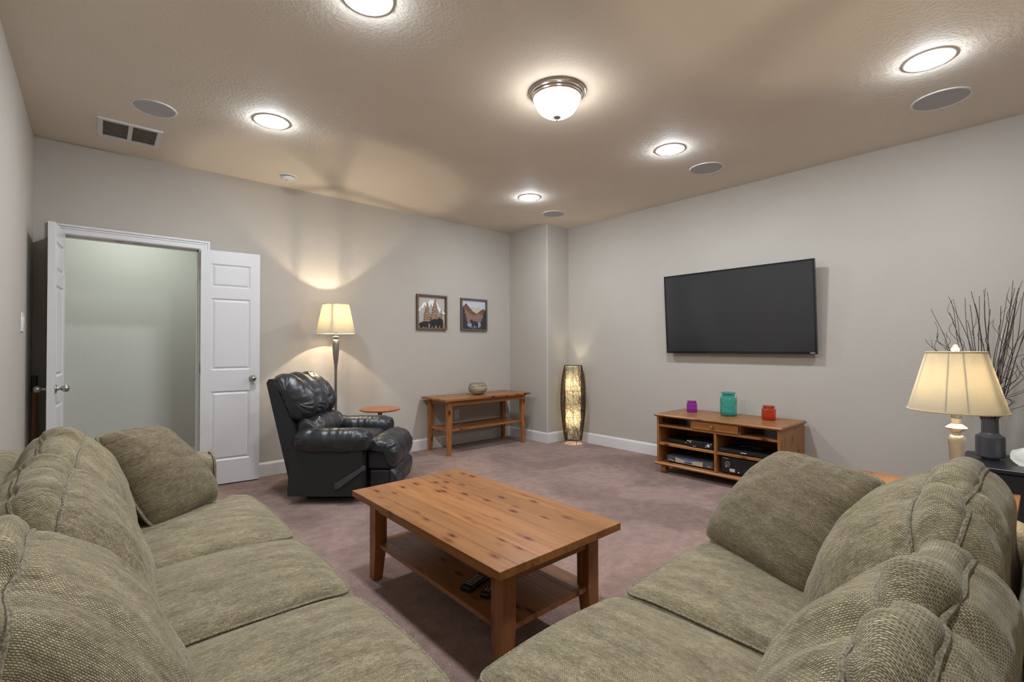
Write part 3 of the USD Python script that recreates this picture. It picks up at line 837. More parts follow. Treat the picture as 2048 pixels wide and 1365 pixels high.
soft("base", -0.30, 0.565, 0.12, 2.78, 0.05, 0.335, 0.02, parent=sofa)
soft("base", 0.57, 2.03, -0.10, 0.825, 0.05, 0.335, 0.02, parent=sofa)
soft("back_frame", -0.338, -0.205, -0.10, 2.78, 0.04, 0.795, 0.055, parent=sofa)
soft("back_frame", -0.20, 2.03, -0.165, 0.046, 0.04, 0.765, 0.075, parent=sofa)
soft("arm", -0.20, 0.435, 2.605, 2.800, 0.05, 0.690, 0.05, parent=sofa)
soft("arm", 0.03, 0.700, 1.862, 2.060, 0.05, 0.690, 0.05, parent=sofa) if False else soft("arm", 1.862, 2.060, 0.03, 0.690, 0.05, 0.690, 0.05, parent=sofa)
q = [(0.418, 2.62), (0.420, 2.62)]
arm_edge = spline([(0.426, 2.616, 0.40), (0.426, 2.612, 0.58), (0.426, 2.622, 0.655), (0.424, 2.655, 0.680), (0.424, 2.74, 0.682), (0.426, 2.785, 0.655), (0.426, 2.793, 0.58), (0.426, 2.79, 0.4)], 60)
put("arm_welt", tube(arm_edge, 0.006, 7), "chenille_welt", sofa, smooth=50, world=True)
for x, y in ((-0.25, 2.7), (0.48, 2.7), (1.95, -0.05), (1.95, 0.75), (-0.25, 0.2), (0.6, 0.7)):
    put("foot", taper((x - 0.022, x + 0.022, y - 0.022, y + 0.022), (x - 0.03, x + 0.03, y - 0.03, y + 0.03), 0, 0.052), "black_wood", sofa, world=True)

LEFT = lambda x, y, z=0.0: basis((x, y, z), [1.0, 0, 0], [0, 1.0, 0], [0, 0, 1.0])
RIGHT = lambda x, y, z=0.0: basis((x, y, z), [0, 1.0, 0], [-1.0, 0, 0], [0, 0, 1.0])
SZ = 0.402
seat_cushion(sofa, 0.60, 0.650, 0.145, LEFT(0.300, 2.272, SZ), 11, wing=(0, 0.085), xw=0.445)
seat_cushion(sofa, 0.60, 0.545, 0.145, LEFT(0.300, 1.667, SZ), 12)
seat_cushion(sofa, 0.60, 0.545, 0.145, LEFT(0.303, 1.117, SZ), 13)
seat_cushion(sofa, 0.60, 0.550, 0.145, RIGHT(0.905, 0.575, SZ), 14)
seat_cushion(sofa, 0.60, 0.665, 0.145, RIGHT(1.520, 0.570, SZ), 15, wing=(0.0, 0.0))
seat_cushion(sofa, 0.50, 0.560, 0.145, LEFT(0.345, 0.555, SZ), 16)
back_cushion(sofa, 0.680, LEFT(0, 2.265), 21, 0.094, -0.040, -0.135, -0.225, crease=-0.10, depth=0.036)
back_cushion(sofa, 0.525, LEFT(0, 1.650), 22, 0.104, -0.055, -0.137, -0.230, crease=0.30, depth=0.008)
back_cushion(sofa, 0.525, LEFT(0, 1.105), 23, 0.120, -0.090, -0.150, -0.235, crease=-0.50, depth=0.016)
back_cushion(sofa, 0.540, LEFT(0, 0.555), 24, 0.130, -0.095, -0.155, -0.235, crease=-0.3, depth=0.016)
back_cushion(sofa, 0.690, RIGHT(1.485, 0), 25, 0.380, 0.186, 0.108, 0.052, crease=0.46, depth=0.040, top=0.014, puff=0.034)
back_cushion(sofa, 0.650, RIGHT(0.805, 0), 26, 0.312, 0.145, 0.080, 0.024, crease=0.22, depth=0.030)


def throw_pillow(name, label, A, B, C, D, thick, seed):
    """A (top, left) B (top, right) C (bottom, right) D (bottom, left) as seen on its front."""
    A, B, C, D = (np.asarray(p, float) for p in (A, B, C, D))
    n = 56
    e = np.linspace(-1, 1, n)
    e = np.sign(e) * (1 - (1 - np.abs(e)) ** 1.6)
    a, b = np.meshgrid(e, e, indexing="ij")
    kc = 1 - 0.085 * (np.abs(a) * np.abs(b)) ** 4
    aa, bb = a * (1 - 0.012 * (1 - b**2)) * kc, b * (1 - 0.020 * (1 - a**2)) * kc
    base = ((1 - aa)[..., None] * (1 + bb)[..., None] * A + (1 + aa)[..., None] * (1 + bb)[..., None] * B + (1 + aa)[..., None] * (1 - bb)[..., None] * C + (1 - aa)[..., None] * (1 - bb)[..., None] * D) / 4
    nn = np.cross(B - A, D - A)
    nn /= -np.linalg.norm(nn)
    nn = nn if nn @ (np.array([0, 0, 1.2]) - (A + C) / 2) > 0 else -nn
    h = thick * np.maximum((1 - np.abs(a) ** 2.6) * (1 - np.abs(b) ** 2.6), 0) ** 0.50
    V, F, UV, o = [], [], [], 0
    w, hh = np.linalg.norm(B - A), np.linalg.norm(D - A)
    base0 = (A + B + C + D) / 4
    for s in (1, -1):
        rel = np.stack([a * 5 + seed, b * 5, 0 * a + s], -1)
        edge = 1 - np.minimum(1, h / thick)
        wr = 0.024 * (meshkit.fbm(rel * 0.6, 3, seed) - 0.5) * np.minimum(1, h / thick * 1.5)
        wr = wr + 0.014 * (meshkit.noise(np.stack([a * 11 + 3 * b, b * 3 + seed, 0 * a], -1), seed) - 0.5) * np.clip((b - 0.35) / 0.4, 0, 1) * np.minimum(1, h / thick * 3)
        P = base + (s * (h + wr) if s > 0 else -(h * 0.55))[..., None] * nn
        f = grid_faces(n, n)
        f = f if np.cross(P[1, 0] - P[0, 0], P[0, 1] - P[0, 0]) @ (nn * s) < 0 else f
        V.append(P.reshape(-1, 3))
        F.append(f + o)
        UV.append(np.stack([(a * w / 2).ravel(), (b * hh / 2).ravel()], 1))
        o += n * n
    # make both faces look outward
    for k, s in ((0, 1), (1, -1)):
        v, f = V[k], F[k] - k * n * n
        m = len(f) // 2
        fn_ = np.cross(v[f[:, 1]] - v[f[:, 0]], v[f[:, 2]] - v[f[:, 0]]).sum(0)
        if fn_ @ (nn * s) < 0:
            F[k] = F[k][:, ::-1]
    t = thing(name, label, "cushion", tuple((C + D) / 2), 0.0, group=None)
    put("cover", (np.vstack(V), np.vstack(F)), "chenille_pillow", t, smooth=True, uv=np.vstack(UV), world=True)
    edge = np.concatenate([base[:, 0], base[-1, 1:], base[-2::-1, -1], base[0, -2:0:-1]])
    put("piping", tube(edge, 0.0062, 7, closed=True), "chenille_welt", t, smooth=60, world=True)
    return t


throw_pillow("throw_pillow", "brown throw pillow at the far end of the left seat, leaning on the sofa arm", (-0.012, 2.40, 0.868), (0.205, 2.66, 0.845), (0.435, 2.505, 0.512), (0.160, 2.262, 0.500), 0.112, 5)
throw_pillow("throw_pillow", "brown throw pillow on the right seat in front of the media cabinet", (1.885, 0.652, 0.818), (1.705, 0.300, 0.815), (1.452, 0.440, 0.500), (1.690, 0.862, 0.498), 0.115, 9)


# ------------------------------------------------------------------ pine furniture
def plank_top(t, x0, x1, y0, y1, z0, z1, n, axis, mat, r, name="plank"):
    """A board glued up from n staves running along axis, each a part."""
    lo, hi = (y0, y1) if axis == "x" else (x0, x1)
    cuts = np.concatenate([[lo], lo + (hi - lo) * (np.arange(1, n) + r.uniform(-0.18, 0.18, n - 1)) / n, [hi]])
    for a, b in zip(cuts[:-1], cuts[1:]):
        e = 0.0002
        m = cbox(x0, x1, a + e, b - e, z0, z1, 0.0009) if axis == "x" else cbox(a + e, b - e, y0, y1, z0, z1, 0.0009)
        put(name, m, mat + "_" + axis, t)


ct = thing("coffee_table", "honey pine coffee table with a lower shelf in the middle of the carpet", "table", (1.342, 1.811, 0))
cr = np.random.default_rng(3)
X0, X1, Y0, Y1 = 1.008 - 1.342, 1.676 - 1.342, 1.210 - 1.811, 2.412 - 1.811
plank_top(ct, X0, X1, Y0, Y1, 0.420, 0.450, 7, "y", "pine", cr)
i_, lw, lb = 0.066, 0.066, 0.050
for sx in (-1, 1):
    for sy in (-1, 1):
        xo, yo = sx * (X1 - i_), sy * (Y1 - i_)
        rect = lambda w: (min(xo, xo - sx * w), max(xo, xo - sx * w), min(yo, yo - sy * w), max(yo, yo - sy * w))
        p = hull(np.vstack([taper(rect(lw), rect(lw), 0.19, 0.420)[0], taper(rect(lb), rect(lw), 0.0, 0.19)[0]]))
        put("leg", p, "pine_red_z", ct)
xi, yi = X1 - i_ - 0.014, Y1 - i_ - 0.014
put("apron", cbox(-xi + 0.045, xi - 0.045, -yi - 0.0, -yi + 0.018, 0.350, 0.4195), "pine_x", ct)
put("apron", cbox(-xi + 0.045, xi - 0.045, yi - 0.018, yi, 0.350, 0.4195), "pine_x", ct)
put("apron", cbox(-xi - 0.0, -xi + 0.018, -yi + 0.045, yi - 0.045, 0.350, 0.4195), "pine_y", ct)
put("apron", cbox(xi - 0.018, xi, -yi + 0.045, yi - 0.045, 0.350, 0.4195), "pine_y", ct)
plank_top(ct, -xi + 0.006, xi - 0.006, -yi + 0.0, yi - 0.0, 0.172, 0.192, 5, "y", "pine_red", cr, "shelf_board")


def remote(label, x, y, rot, L, W, keys, seed):
    t = thing("remote_control", label, "remote control", (x, y, 0.192), rot)
    V, F, UV = soft_box((L, W, 0.022), 0.007, (8, 6, 4))
    put("case", (V + [0, 0, 0.011], F), "black_plastic", t, smooth=True)
    nx, ny = keys
    for i in range(nx):
        for j in range(ny):
            px, py = -L / 2 + 0.030 + i * 0.0155, (j - (ny - 1) / 2) * 0.013
            put("button", orient(*lathe([(0, 0.021), (0.0042, 0.021), (0.004, 0.0235), (0, 0.0242)], 10, (px, py, 0))), "pale_print" if (i + j) % 5 else "grille", t, smooth=40)


remote("black remote control with pale buttons on the coffee table's lower shelf", 1.225, 1.620, math.radians(18), 0.180, 0.055, (6, 3), 1)
remote("smaller black remote control lying nearest the table leg on the lower shelf", 1.235, 1.530, math.radians(24), 0.150, 0.046, (2, 2), 2)

cs = thing("console_table", "narrow pine console table with a low shelf against the back wall", "table", (3.475, 4.570, 0))
X0, X1, Y0, Y1 = -0.635, 0.635, -0.252, 0.252
plank_top(cs, X0, X1, Y0, Y1, 0.603, 0.625, 4, "x", "pine_red", np.random.default_rng(5))
i_, lw, lb = 0.060, 0.055, 0.040
for sx in (-1, 1):
    for sy in (-1, 1):
        xo, yo = sx * (X1 - i_), sy * (Y1 - 0.035)
        rect = lambda w: (min(xo, xo - sx * w), max(xo, xo - sx * w), min(yo, yo - sy * w), max(yo, yo - sy * w))
        put("leg", hull(np.vstack([taper(rect(lw), rect(lw), 0.42, 0.603)[0], taper(rect(lb), rect(lw), 0.0, 0.42)[0]])), "pine_red_z", cs)
put("apron", cbox(X0 + 0.11, X1 - 0.11, Y0 + 0.045, Y0 + 0.063, 0.545, 0.6025), "pine_red_x", cs)
put("apron", cbox(X0 + 0.11, X1 - 0.11, Y1 - 0.063, Y1 - 0.045, 0.545, 0.6025), "pine_red_x", cs)
put("apron", cbox(X0 + 0.070, X0 + 0.088, Y0 + 0.085, Y1 - 0.085, 0.545, 0.6025), "pine_red_y", cs)
put("apron", cbox(X1 - 0.088, X1 - 0.070, Y0 + 0.085, Y1 - 0.085, 0.545, 0.6025), "pine_red_y", cs)
put("shelf", cbox(X0 + 0.075, X1 - 0.075, Y0 + 0.055, Y1 - 0.055, 0.262, 0.280), "pine_red_x", cs)

t = thing("bowl", "ribbed beige ceramic bowl on the console table", "bowl", (3.460, 4.560, 0.625))
pr = [(0, 0.0), (0.050, 0.0), (0.056, 0.004)]
body = spline([(0.056, 0.004), (0.088, 0.025), (0.112, 0.062), (0.114, 0.092), (0.102, 0.122), (0.085, 0.138)], 80)
zz = body[:, 1]
body[:, 0] += 0.0016 * np.sin(zz * 2 * np.pi / 0.0088)
pr += [tuple(p) for p in body[1:]] + [(0.082, 0.140), (0.080, 0.136), (0.097, 0.118), (0.106, 0.090), (0.104, 0.062), (0.080, 0.030), (0.045, 0.010), (0, 0.009)]
put("vessel", orient(*lathe(pr, 64)), "stoneware", t, smooth=50)

# media cabinet
tv = thing("media_cabinet", "low pine media cabinet with open shelves and one drawer under the television", "cabinet", (4.310, 1.950, 0))
xf0, xb0, ya, yb = -0.270, 0.285, -0.545, 0.545
edge = [(0, 0), (0.010, 0), (0.015, 0.006), (0.016, 0.011), (0.012, 0.017), (0.004, 0.022), (0, 0.022)]


def moulded(x0, x1, y0, y1, z0, z1, out):
    """A board whose rim is rounded: hull of a full middle and slightly smaller faces."""
    p = []
    for z, d in ((z0, out), (z0 + (z1 - z0) * 0.3, 0.002), (z0 + (z1 - z0) * 0.62, 0.0), (z1 - 0.002, out * 0.75), (z1, out)):
        p += [(x, y, z) for x in (x0 + d, x1 - d) for y in (y0 + d, y1 - d)]
    return hull(p)


put("top", moulded(xf0 - 0.022, xb0 + 0.002, ya - 0.018, yb + 0.018, 0.533, 0.557, 0.009), "pine_y", tv)
put("bottom_board", moulded(xf0 - 0.022, xb0, ya - 0.018, yb + 0.018, 0.076, 0.100, 0.009), "pine_y", tv)
put("side_panel", cbox(xf0, xb0 - 0.004, yb - 0.022, yb, 0.100, 0.533), "pine_z", tv)
put("side_panel", cbox(xf0, xb0 - 0.004, ya, ya + 0.022, 0.100, 0.533), "pine_z", tv)
put("back_panel", bx(xb0 - 0.012, xb0 - 0.004, ya + 0.022, yb - 0.022, 0.100, 0.450), "pine_red_y", tv)
put("shelf", cbox(xf0 + 0.002, xb0 - 0.012, ya + 0.022, yb - 0.022, 0.436, 0.455), "pine_y", tv)
put("divider", cbox(xf0 + 0.002, xb0 - 0.012, -0.032, -0.010, 0.100, 0.436), "pine_z", tv)
put("shelf", cbox(xf0 + 0.004, xb0 - 0.012, -0.010, yb - 0.022, 0.262, 0.284), "pine_y", tv)
put("shelf", cbox(xf0 + 0.004, xb0 - 0.012, ya + 0.022, -0.032, 0.262, 0.284), "pine_y", tv)
for y in (0.188, -0.238):
    put("divider", cbox(xf0 + 0.002, xb0 - 0.012, y, y + 0.016, 0.455, 0.533), "pine_z", tv)
dr = put("drawer", cbox(xf0 - 0.002, xb0 - 0.03, -0.220, 0.186, 0.458, 0.530, 0.003), "pine_y", tv)
kn = lathe([(0, 0), (0.010, 0), (0.008, 0.006), (0.008, 0.010), (0.015, 0.016), (0.016, 0.022), (0.012, 0.028), (0, 0.030)], 24)
put("knob", orient(*xf(kn, basis((xf0 - 0.002, 0.0, 0.494), [0, 1.0, 0], [0, 0, 1.0], [-1.0, 0, 0]))), "pine_x", dr, smooth=40)
for x in (xf0 + 0.05, xb0 - 0.06):
    for y in (ya + 0.055, yb - 0.055):
        put("bun_foot", orient(*lathe([(0, 0), (0.026, 0), (0.036, 0.010), (0.041, 0.028), (0.038, 0.048), (0.030, 0.060), (0.028, 0.076), (0, 0.076)], 28, (x, y, 0))), "pine_x", tv, smooth=40)


def on_front(m, x):
    """Turns a flat drawing (u to the viewer's right = -y, v = up) onto a face looking along -x at x."""
    return xf(m, basis((x, 0, 0), [0, -1.0, 0], [0, 0, 1.0], [-1.0, 0, 0]))


t = thing("disc_player", "thin black disc player at the left of the cabinet's upper left shelf", "media player", (4.20, 2.315, 0.284))
put("case", cbox(-0.085, 0.16, -0.095, 0.115, 0.006, 0.040, 0.003), "black_gloss", t)
put("front_button", on_front(extrude(sbox(0.070, 0.018, 0.088, 0.026), 0.003), -0.085), "pale_print", t)
for y in (-0.07, 0.09):
    put("foot", bx(-0.07, -0.04, y - 0.012, y + 0.012, 0, 0.006), "black_plastic", t)
t = thing("disc_recorder", "black disc recorder with a silver jog dial on the upper left shelf", "media player", (4.20, 2.085, 0.284))
put("case", cbox(-0.130, 0.18, -0.125, 0.125, 0.006, 0.060, 0.003), "black_plastic", t)
put("front_panel", on_front(extrude(sbox(-0.118, 0.014, 0.118, 0.034), 0.002), -0.130), "black_gloss", t)
put("jog_dial", orient(*on_front(lathe([(0, 0), (0.014, 0), (0.0135, 0.006), (0, 0.007)], 28, (0.084, 0.034, 0)), -0.130)), "pale_print", t, smooth=40)
for u, v in ((0.060, 0.030), (0.060, 0.016), (0.108, 0.048), (-0.085, 0.040)):
    put("button", orient(*on_front(lathe([(0, 0), (0.0045, 0), (0.004, 0.003), (0, 0.0035)], 12, (u, v, 0)), -0.130)), "pale_print", t, smooth=40)
put("nameplate", on_front(extrude(sbox(-0.118, 0.048, -0.075, 0.054), 0.001), -0.130), "pale_print", t)
put("label_strip", on_front(extrude(sbox(-0.062, 0.010, -0.030, 0.014), 0.001), -0.132), "pale_print", t)
for y in (-0.1, 0.1):
    put("foot", bx(-0.11, -0.08, y - 0.012, y + 0.012, 0, 0.006), "black_plastic", t)
t = thing("set_top_box", "grey set-top box with a silver and blue front on the bottom left shelf", "media player", (4.215, 2.195, 0.100))
put("case", cbox(-0.125, 0.20, -0.225, 0.225, 0.010, 0.068, 0.005), "grey_plastic", t)
put("silver_panel", on_front(extrude(Polygon([(-0.135, 0.016), (0.130, 0.016), (0.130, 0.058), (0.060, 0.054), (0.0, 0.036), (-0.070, 0.048), (-0.135, 0.060)]), 0.003), -0.125), "silver_plastic", t)
put("blue_swoosh", on_front(extrude(Polygon([(-0.100, 0.060), (0.060, 0.060), (0.080, 0.056), (0.0, 0.038), (-0.070, 0.050)]), 0.002), -0.125), "blue_plastic", t)
put("display_window", on_front(extrude(sbox(-0.045, 0.022, 0.030, 0.032), 0.004), -0.125), "black_gloss", t)
put("emblem", on_front(extrude(Polygon([(-0.205, 0.026), (-0.150, 0.020), (-0.150, 0.026), (-0.205, 0.034)]), 0.001), -0.125), "pale_print", t)
put("nameplate", on_front(extrude(sbox(0.170, 0.026, 0.205, 0.033), 0.001), -0.125), "pale_print", t)
for y in (-0.17, 0.17):
    put("foot", bx(-0.10, -0.06, y - 0.02, y + 0.02, 0, 0.010), "black_plastic", t)
t = thing("disc_player", "wide flat black disc player on the cabinet's right middle shelf", "media player", (4.20, 1.690, 0.284))
put("case", cbox(-0.140, 0.12, -0.215, 0.215, 0.006, 0.040, 0.003), "black_gloss", t)
put("nameplate", on_front(extrude(sbox(-0.030, 0.018, 0.018, 0.025), 0.001), -0.140), "pale_print", t)
put("tray_line", on_front(extrude(sbox(-0.205, 0.029, -0.15, 0.031), 0.001), -0.140), "grey_plastic", t)
for y in (-0.17, 0.17):
    put("foot", bx(-0.11, -0.08, y - 0.012, y + 0.012, 0, 0.006), "black_plastic", t)
for k, (dy, lb) in enumerate(((0.03, "black cable coiled on the flat disc player, left loop"), (-0.07, "black cable coiled on the flat disc player, right loop"))):
    r = np.random.default_rng(40 + k)
    a = np.linspace(0, 4.6 * np.pi, 90)
    path = np.stack([0.03 * np.sin(a * 0.93) + 0.0, dy + 0.055 * np.cos(a) + 0.01 * np.sin(a * 2.3), 0.3285 + 0.004 + 0.0022 * a / np.pi + 0.010 * np.maximum(0, np.sin(a * 0.5 + k))], 1)
    path[:, :2] += [4.20, 1.69]
    c = thing("cable", lb, "cable", (4.20, 1.69 + dy, 0.324), group="cables on the disc player")
    put("cord", tube(path, 0.0032, 7), "black_plastic", c, smooth=60, world=True)
t = thing("receiver", "black audio receiver with a volume knob on the bottom right shelf", "receiver", (4.225, 1.675, 0.100))
put("case", cbox(-0.150, 0.19, -0.215, 0.215, 0.014, 0.150, 0.003), "black_plastic", t)
put("display_window", on_front(extrude(sbox(-0.090, 0.075, 0.120, 0.125), 0.0015), -0.150), "black_gloss", t)
put("volume_knob", orient(*on_front(lathe([(0, 0), (0.030, 0), (0.028, 0.016), (0.024, 0.019), (0, 0.019)], 36, (-0.155, 0.088, 0)), -0.150)), "vase_grey", t, smooth=30)
put("knob_pointer", on_front(extrude(Polygon([(-0.170, 0.066), (-0.166, 0.064), (-0.156, 0.083), (-0.160, 0.085)]), 0.0012), -0.1692), "pale_print", t)
put("sticker", on_front(extrude(sbox(-0.145, 0.028, -0.100, 0.055), 0.0008), -0.150), "pale_print", t, label="white paper sticker")
put("phones_jack", orient(*on_front(lathe([(0, 0), (0.006, 0), (0.006, 0.003), (0, 0.003)], 16, (-0.068, 0.032, 0)), -0.150)), "pale_print", t, smooth=40)
lg = meshkit.text_mesh("Pioneer", 0.0095, 0.0008)
lg.apply_translation([-0.198, 0.132, 0])
put("logo", on_front(lg, -0.150), "pale_print", t)
for k in range(4):
    put("button", orient(*on_front(lathe([(0, 0), (0.004, 0), (0.004, 0.003), (0, 0.003)], 12, (-0.02 + k * 0.03, 0.058, 0)), -0.150)), "grey_plastic", t, smooth=40)
for y in (-0.16, 0.16):
    put("foot", orient(*lathe([(0, 0), (0.022, 0), (0.022, 0.014), (0, 0.014)], 20, (-0.115, y, 0))), "black_plastic", t, smooth=40)


def jar(label, mat, x, y, r, h, ribs, hang):
    t = thing("glass_jar", label, "jar", (x, y, 0.557), group=None)
    prof = spline([(r * 0.86, 0.001), (r * 0.99, h * 0.05), (r, h * 0.16), (r, h * 0.62), (r * 0.985, h * 0.72), (r * 0.80, h * 0.83), (r * 0.76, h * 0.88), (r * 0.78, h * 0.93), (r * 0.92, h * 0.965), (r * 0.93, h * 0.985), (r * 0.86, h)], 44)
    inner = [(p[0] - 0.0035, max(p[1], 0.006)) for p in prof[::-1]]
    V, F = lathe([(0, 0.001)] + [tuple(p) for p in prof] + inner + [(0, 0.006)], 72)
    if ribs:
        a, rr = np.arctan2(V[:, 1], V[:, 0]), np.hypot(V[:, 0], V[:, 1])
        k = 1 + 0.022 * np.cos(a * 24) * ((V[:, 2] < h * 0.74) & (rr > r * 0.8))
        V[:, :2] *= k[:, None]
    put("vessel", orient(V, F), mat, t, smooth=50)
    a = np.linspace(0, 2 * np.pi, 48, endpoint=False)
    put("neck_wire", tube(np.stack([(r * 0.79) * np.cos(a), (r * 0.79) * np.sin(a), 0 * a + h * 0.87], 1), 0.0016, 6, closed=True), "dark_metal", t, smooth=60)
    # a wire bail hanging down across the side that faces the sofa
    th = np.linspace(0, np.pi, 40)
    d, e = np.array([-0.90, -0.44]), np.array([-0.44, 0.90])
    P = np.stack([np.outer(np.cos(th), e * r * 0.98)[:, 0] + np.sin(th) ** 0.5 * (d * (r + 0.006))[0], np.outer(np.cos(th), e * r * 0.98)[:, 1] + np.sin(th) ** 0.5 * (d * (r + 0.006))[1], h * 0.87 - np.sin(th) * hang], 1)
    put("wire_handle", tube(P, 0.0013, 6), "dark_metal", t, smooth=60)


jar("small purple glass jar at the left end of the media cabinet", "glass_purple", 4.395, 2.325, 0.050, 0.108, False, 0.030)
jar("tall ribbed teal glass jar with a wire handle on the media cabinet", "glass_teal", 4.410, 1.975, 0.070, 0.215, True, 0.110)
jar("small red-orange glass jar at the right end of the media cabinet", "glass_red", 4.410, 1.625, 0.056, 0.122, False, 0.035)

et = thing("end_table", "pine end table under the table lamp beside the sofa arm", "table", (2.495, 0.385, 0))
plank_top(et, -0.375, 0.375, -0.300, 0.300, 0.555, 0.580, 5, "x", "pine", np.random.default_rng(8))
for sx in (-1, 1):
    for sy in (-1, 1):
        xo, yo = sx * 0.33, sy * 0.255
        rect = lambda w: (min(xo, xo - sx * w), max(xo, xo - sx * w), min(yo, yo - sy * w), max(yo, yo - sy * w))
        put("leg", taper(rect(0.045), rect(0.06), 0, 0.555), "pine_red_z", et)
for sy in (-1, 1):
    put("apron", cbox(-0.27, 0.27, sy * 0.24 - 0.009, sy * 0.24 + 0.009, 0.485, 0.5545), "pine_x", et)
for sx in (-1, 1):
    put("apron", cbox(sx * 0.315 - 0.009, sx * 0.315 + 0.009, -0.195, 0.195, 0.485, 0.5545), "pine_y", et)

bc = thing("black_cabinet", "low black cabinet against the right wall at the photo's right edge", "cabinet", (4.322, -0.235, 0))
put("top", cbox(-0.280, 0.280, -0.63, 0.63, 0.438, 0.462, 0.003), "black_wood", bc)
put("body", cbox(-0.258, 0.278, -0.615, 0.615, 0.05, 0.438, 0.002), "black_wood", bc)
for k in range(3):
    y0 = -0.612 + k * 0.409
    d = put("door", cbox(-0.276, -0.2585, y0 + 0.002, y0 + 0.405, 0.056, 0.432, 0.002), "black_wood", bc)
    put("knob", orient(*xf(lathe([(0, 0), (0.006, 0), (0.006, 0.010), (0.011, 0.014), (0.010, 0.022), (0, 0.023)], 18), basis((-0.276, y0 + 0.37, 0.25), [0, 1.0, 0], [0, 0, 1.0], [-1.0, 0, 0]))), "dark_metal", d, smooth=40)
put("plinth", cbox(-0.230, 0.270, -0.60, 0.60, 0, 0.05, 0.002), "black_wood", bc)

# ------------------------------------------------------------------ lamps
def drum_shade(t, z0, z1, r0, r1, seams=(), cloth="shade_cloth"):
    """An empire shade, r0 at the bottom z0, r1 at the top z1, with bound edges, a spider, a harp and a bulb."""
    n = 72
    prof = [(r0 + (r1 - r0) * f, z0 + (z1 - z0) * f) for f in np.linspace(0, 1, 8)]
    inner = [(r - 0.0012, z) for r, z in prof[::-1]]
    sh = put("shade", orient(*lathe(prof + inner + [prof[0]], n)), cloth, t, smooth=40, label="lit cream fabric shade")
    for r, z in ((r0, z0), (r1, z1)):
        a = np.linspace(0, 2 * np.pi, 64, endpoint=False)
        put("edge_binding", tube(np.stack([r * np.cos(a), r * np.sin(a), 0 * a + z], 1), 0.0032, 7, closed=True), "shade_binding", sh, smooth=60)
    for a in seams:
        a = math.radians(a)
        c, s = np.array([math.cos(a), math.sin(a), 0]), np.array([-math.sin(a), math.cos(a), 0])
        pts = [c * (r - d) + s * w + [0, 0, z] for r, z in ((r0, z0), (r1, z1)) for d in (0.0016, 0.0030) for w in (-0.0017, 0.0017)]
        put("lining_seam", hull(pts), "shade_binding", sh)
    return sh


plain("shade_binding", (0.62, 0.50, 0.33), 0.7)


def bulb_and_harp(t, zs, zb, ztop, ang, wide=0.055):
    """Socket up to zs, bulb centred on zb, a wire harp whose crown is at ztop."""
    put("socket", orient(*lathe([(0, zs - 0.06), (0.015, zs - 0.06), (0.017, zs - 0.02), (0.015, zs), (0, zs)], 20)), "nickel", t, smooth=40)
    put("bulb_stem", orient(*lathe([(0, zs - 0.001), (0.009, zs), (0.006, zb - 0.011), (0, zb - 0.011)], 16)), "white_plastic", t, smooth=40)
    pr = [(0, zb - 0.0105), (0.005, zb - 0.010)] + [(0.010 * math.cos(a), zb + 0.010 * math.sin(a)) for a in np.linspace(-0.9, 1.45, 6)] + [(0, zb + 0.010)]
    put("bulb", orient(*lathe(pr, 16)), "bulb", t, smooth=True)
    th = np.linspace(0, np.pi, 40)
    dx = wide * np.clip(np.sin(th * 1.0) * 0 + np.abs(np.cos(th)) ** 0.45, 0, 1) * np.sign(np.cos(th))
    zz = zs - 0.05 + (ztop - zs + 0.05) * np.sin(th) ** 0.8
    c, s = math.cos(ang), math.sin(ang)
    put("harp", tube(np.stack([dx * c, dx * s, zz], 1), 0.0036, 7), "nickel", t, smooth=60)


def spider(t, z, r, a0, sh):
    for k in range(3):
        a = a0 + k * 2 * math.pi / 3
        put("spider_arm", tube([(0.0, 0.0, z), (0.5 * r * math.cos(a), 0.5 * r * math.sin(a), z), (r * math.cos(a), r * math.sin(a), z)], 0.0036, 6), "nickel", t, smooth=60)


fl = thing("floor_lamp", "lit nickel floor lamp with a cream shade behind the leather recliner", "lamp", (1.735, 4.545, 0))
put("base", orient(*lathe([(0, 0), (0.135, 0), (0.137, 0.008), (0.128, 0.016), (0.070, 0.024), (0.030, 0.034), (0.018, 0.055), (0, 0.056)], 48)), "brushed_nickel", fl, smooth=30)
put("pole", orient(*lathe([(0, 0.05), (0.0135, 0.05), (0.0135, 0.985), (0.0165, 0.990), (0.0165, 1.002), (0, 1.003)], 28)), "brushed_nickel", fl, smooth=35)
bal = spline([(0.0145, 1.000), (0.018, 1.040), (0.026, 1.110), (0.0305, 1.180), (0.0305, 1.235), (0.026, 1.262), (0.018, 1.273)], 30)
put("baluster", orient(*lathe([(0, 1.0)] + [tuple(p) for p in bal] + [(0.017, 1.280), (0.026, 1.288), (0.029, 1.296), (0.026, 1.302), (0.012, 1.306), (0.0125, 1.345), (0, 1.346)], 32)), "brushed_nickel", fl, smooth=35)
sh = drum_shade(fl, 1.333, 1.612, 0.178, 0.122, (236, 313, 26, 98, 160), "shade_cloth_thin")
bulb_and_harp(fl, 1.430, 1.497, 1.615, math.radians(55.5))
spider(fl, 1.608, 0.122, math.radians(133), sh)
put("shade_finial", orient(*lathe([(0, 1.606), (0.008, 1.606), (0.006, 1.614), (0.010, 1.622), (0.006, 1.632), (0, 1.634)], 20)), "nickel", fl, smooth=40)

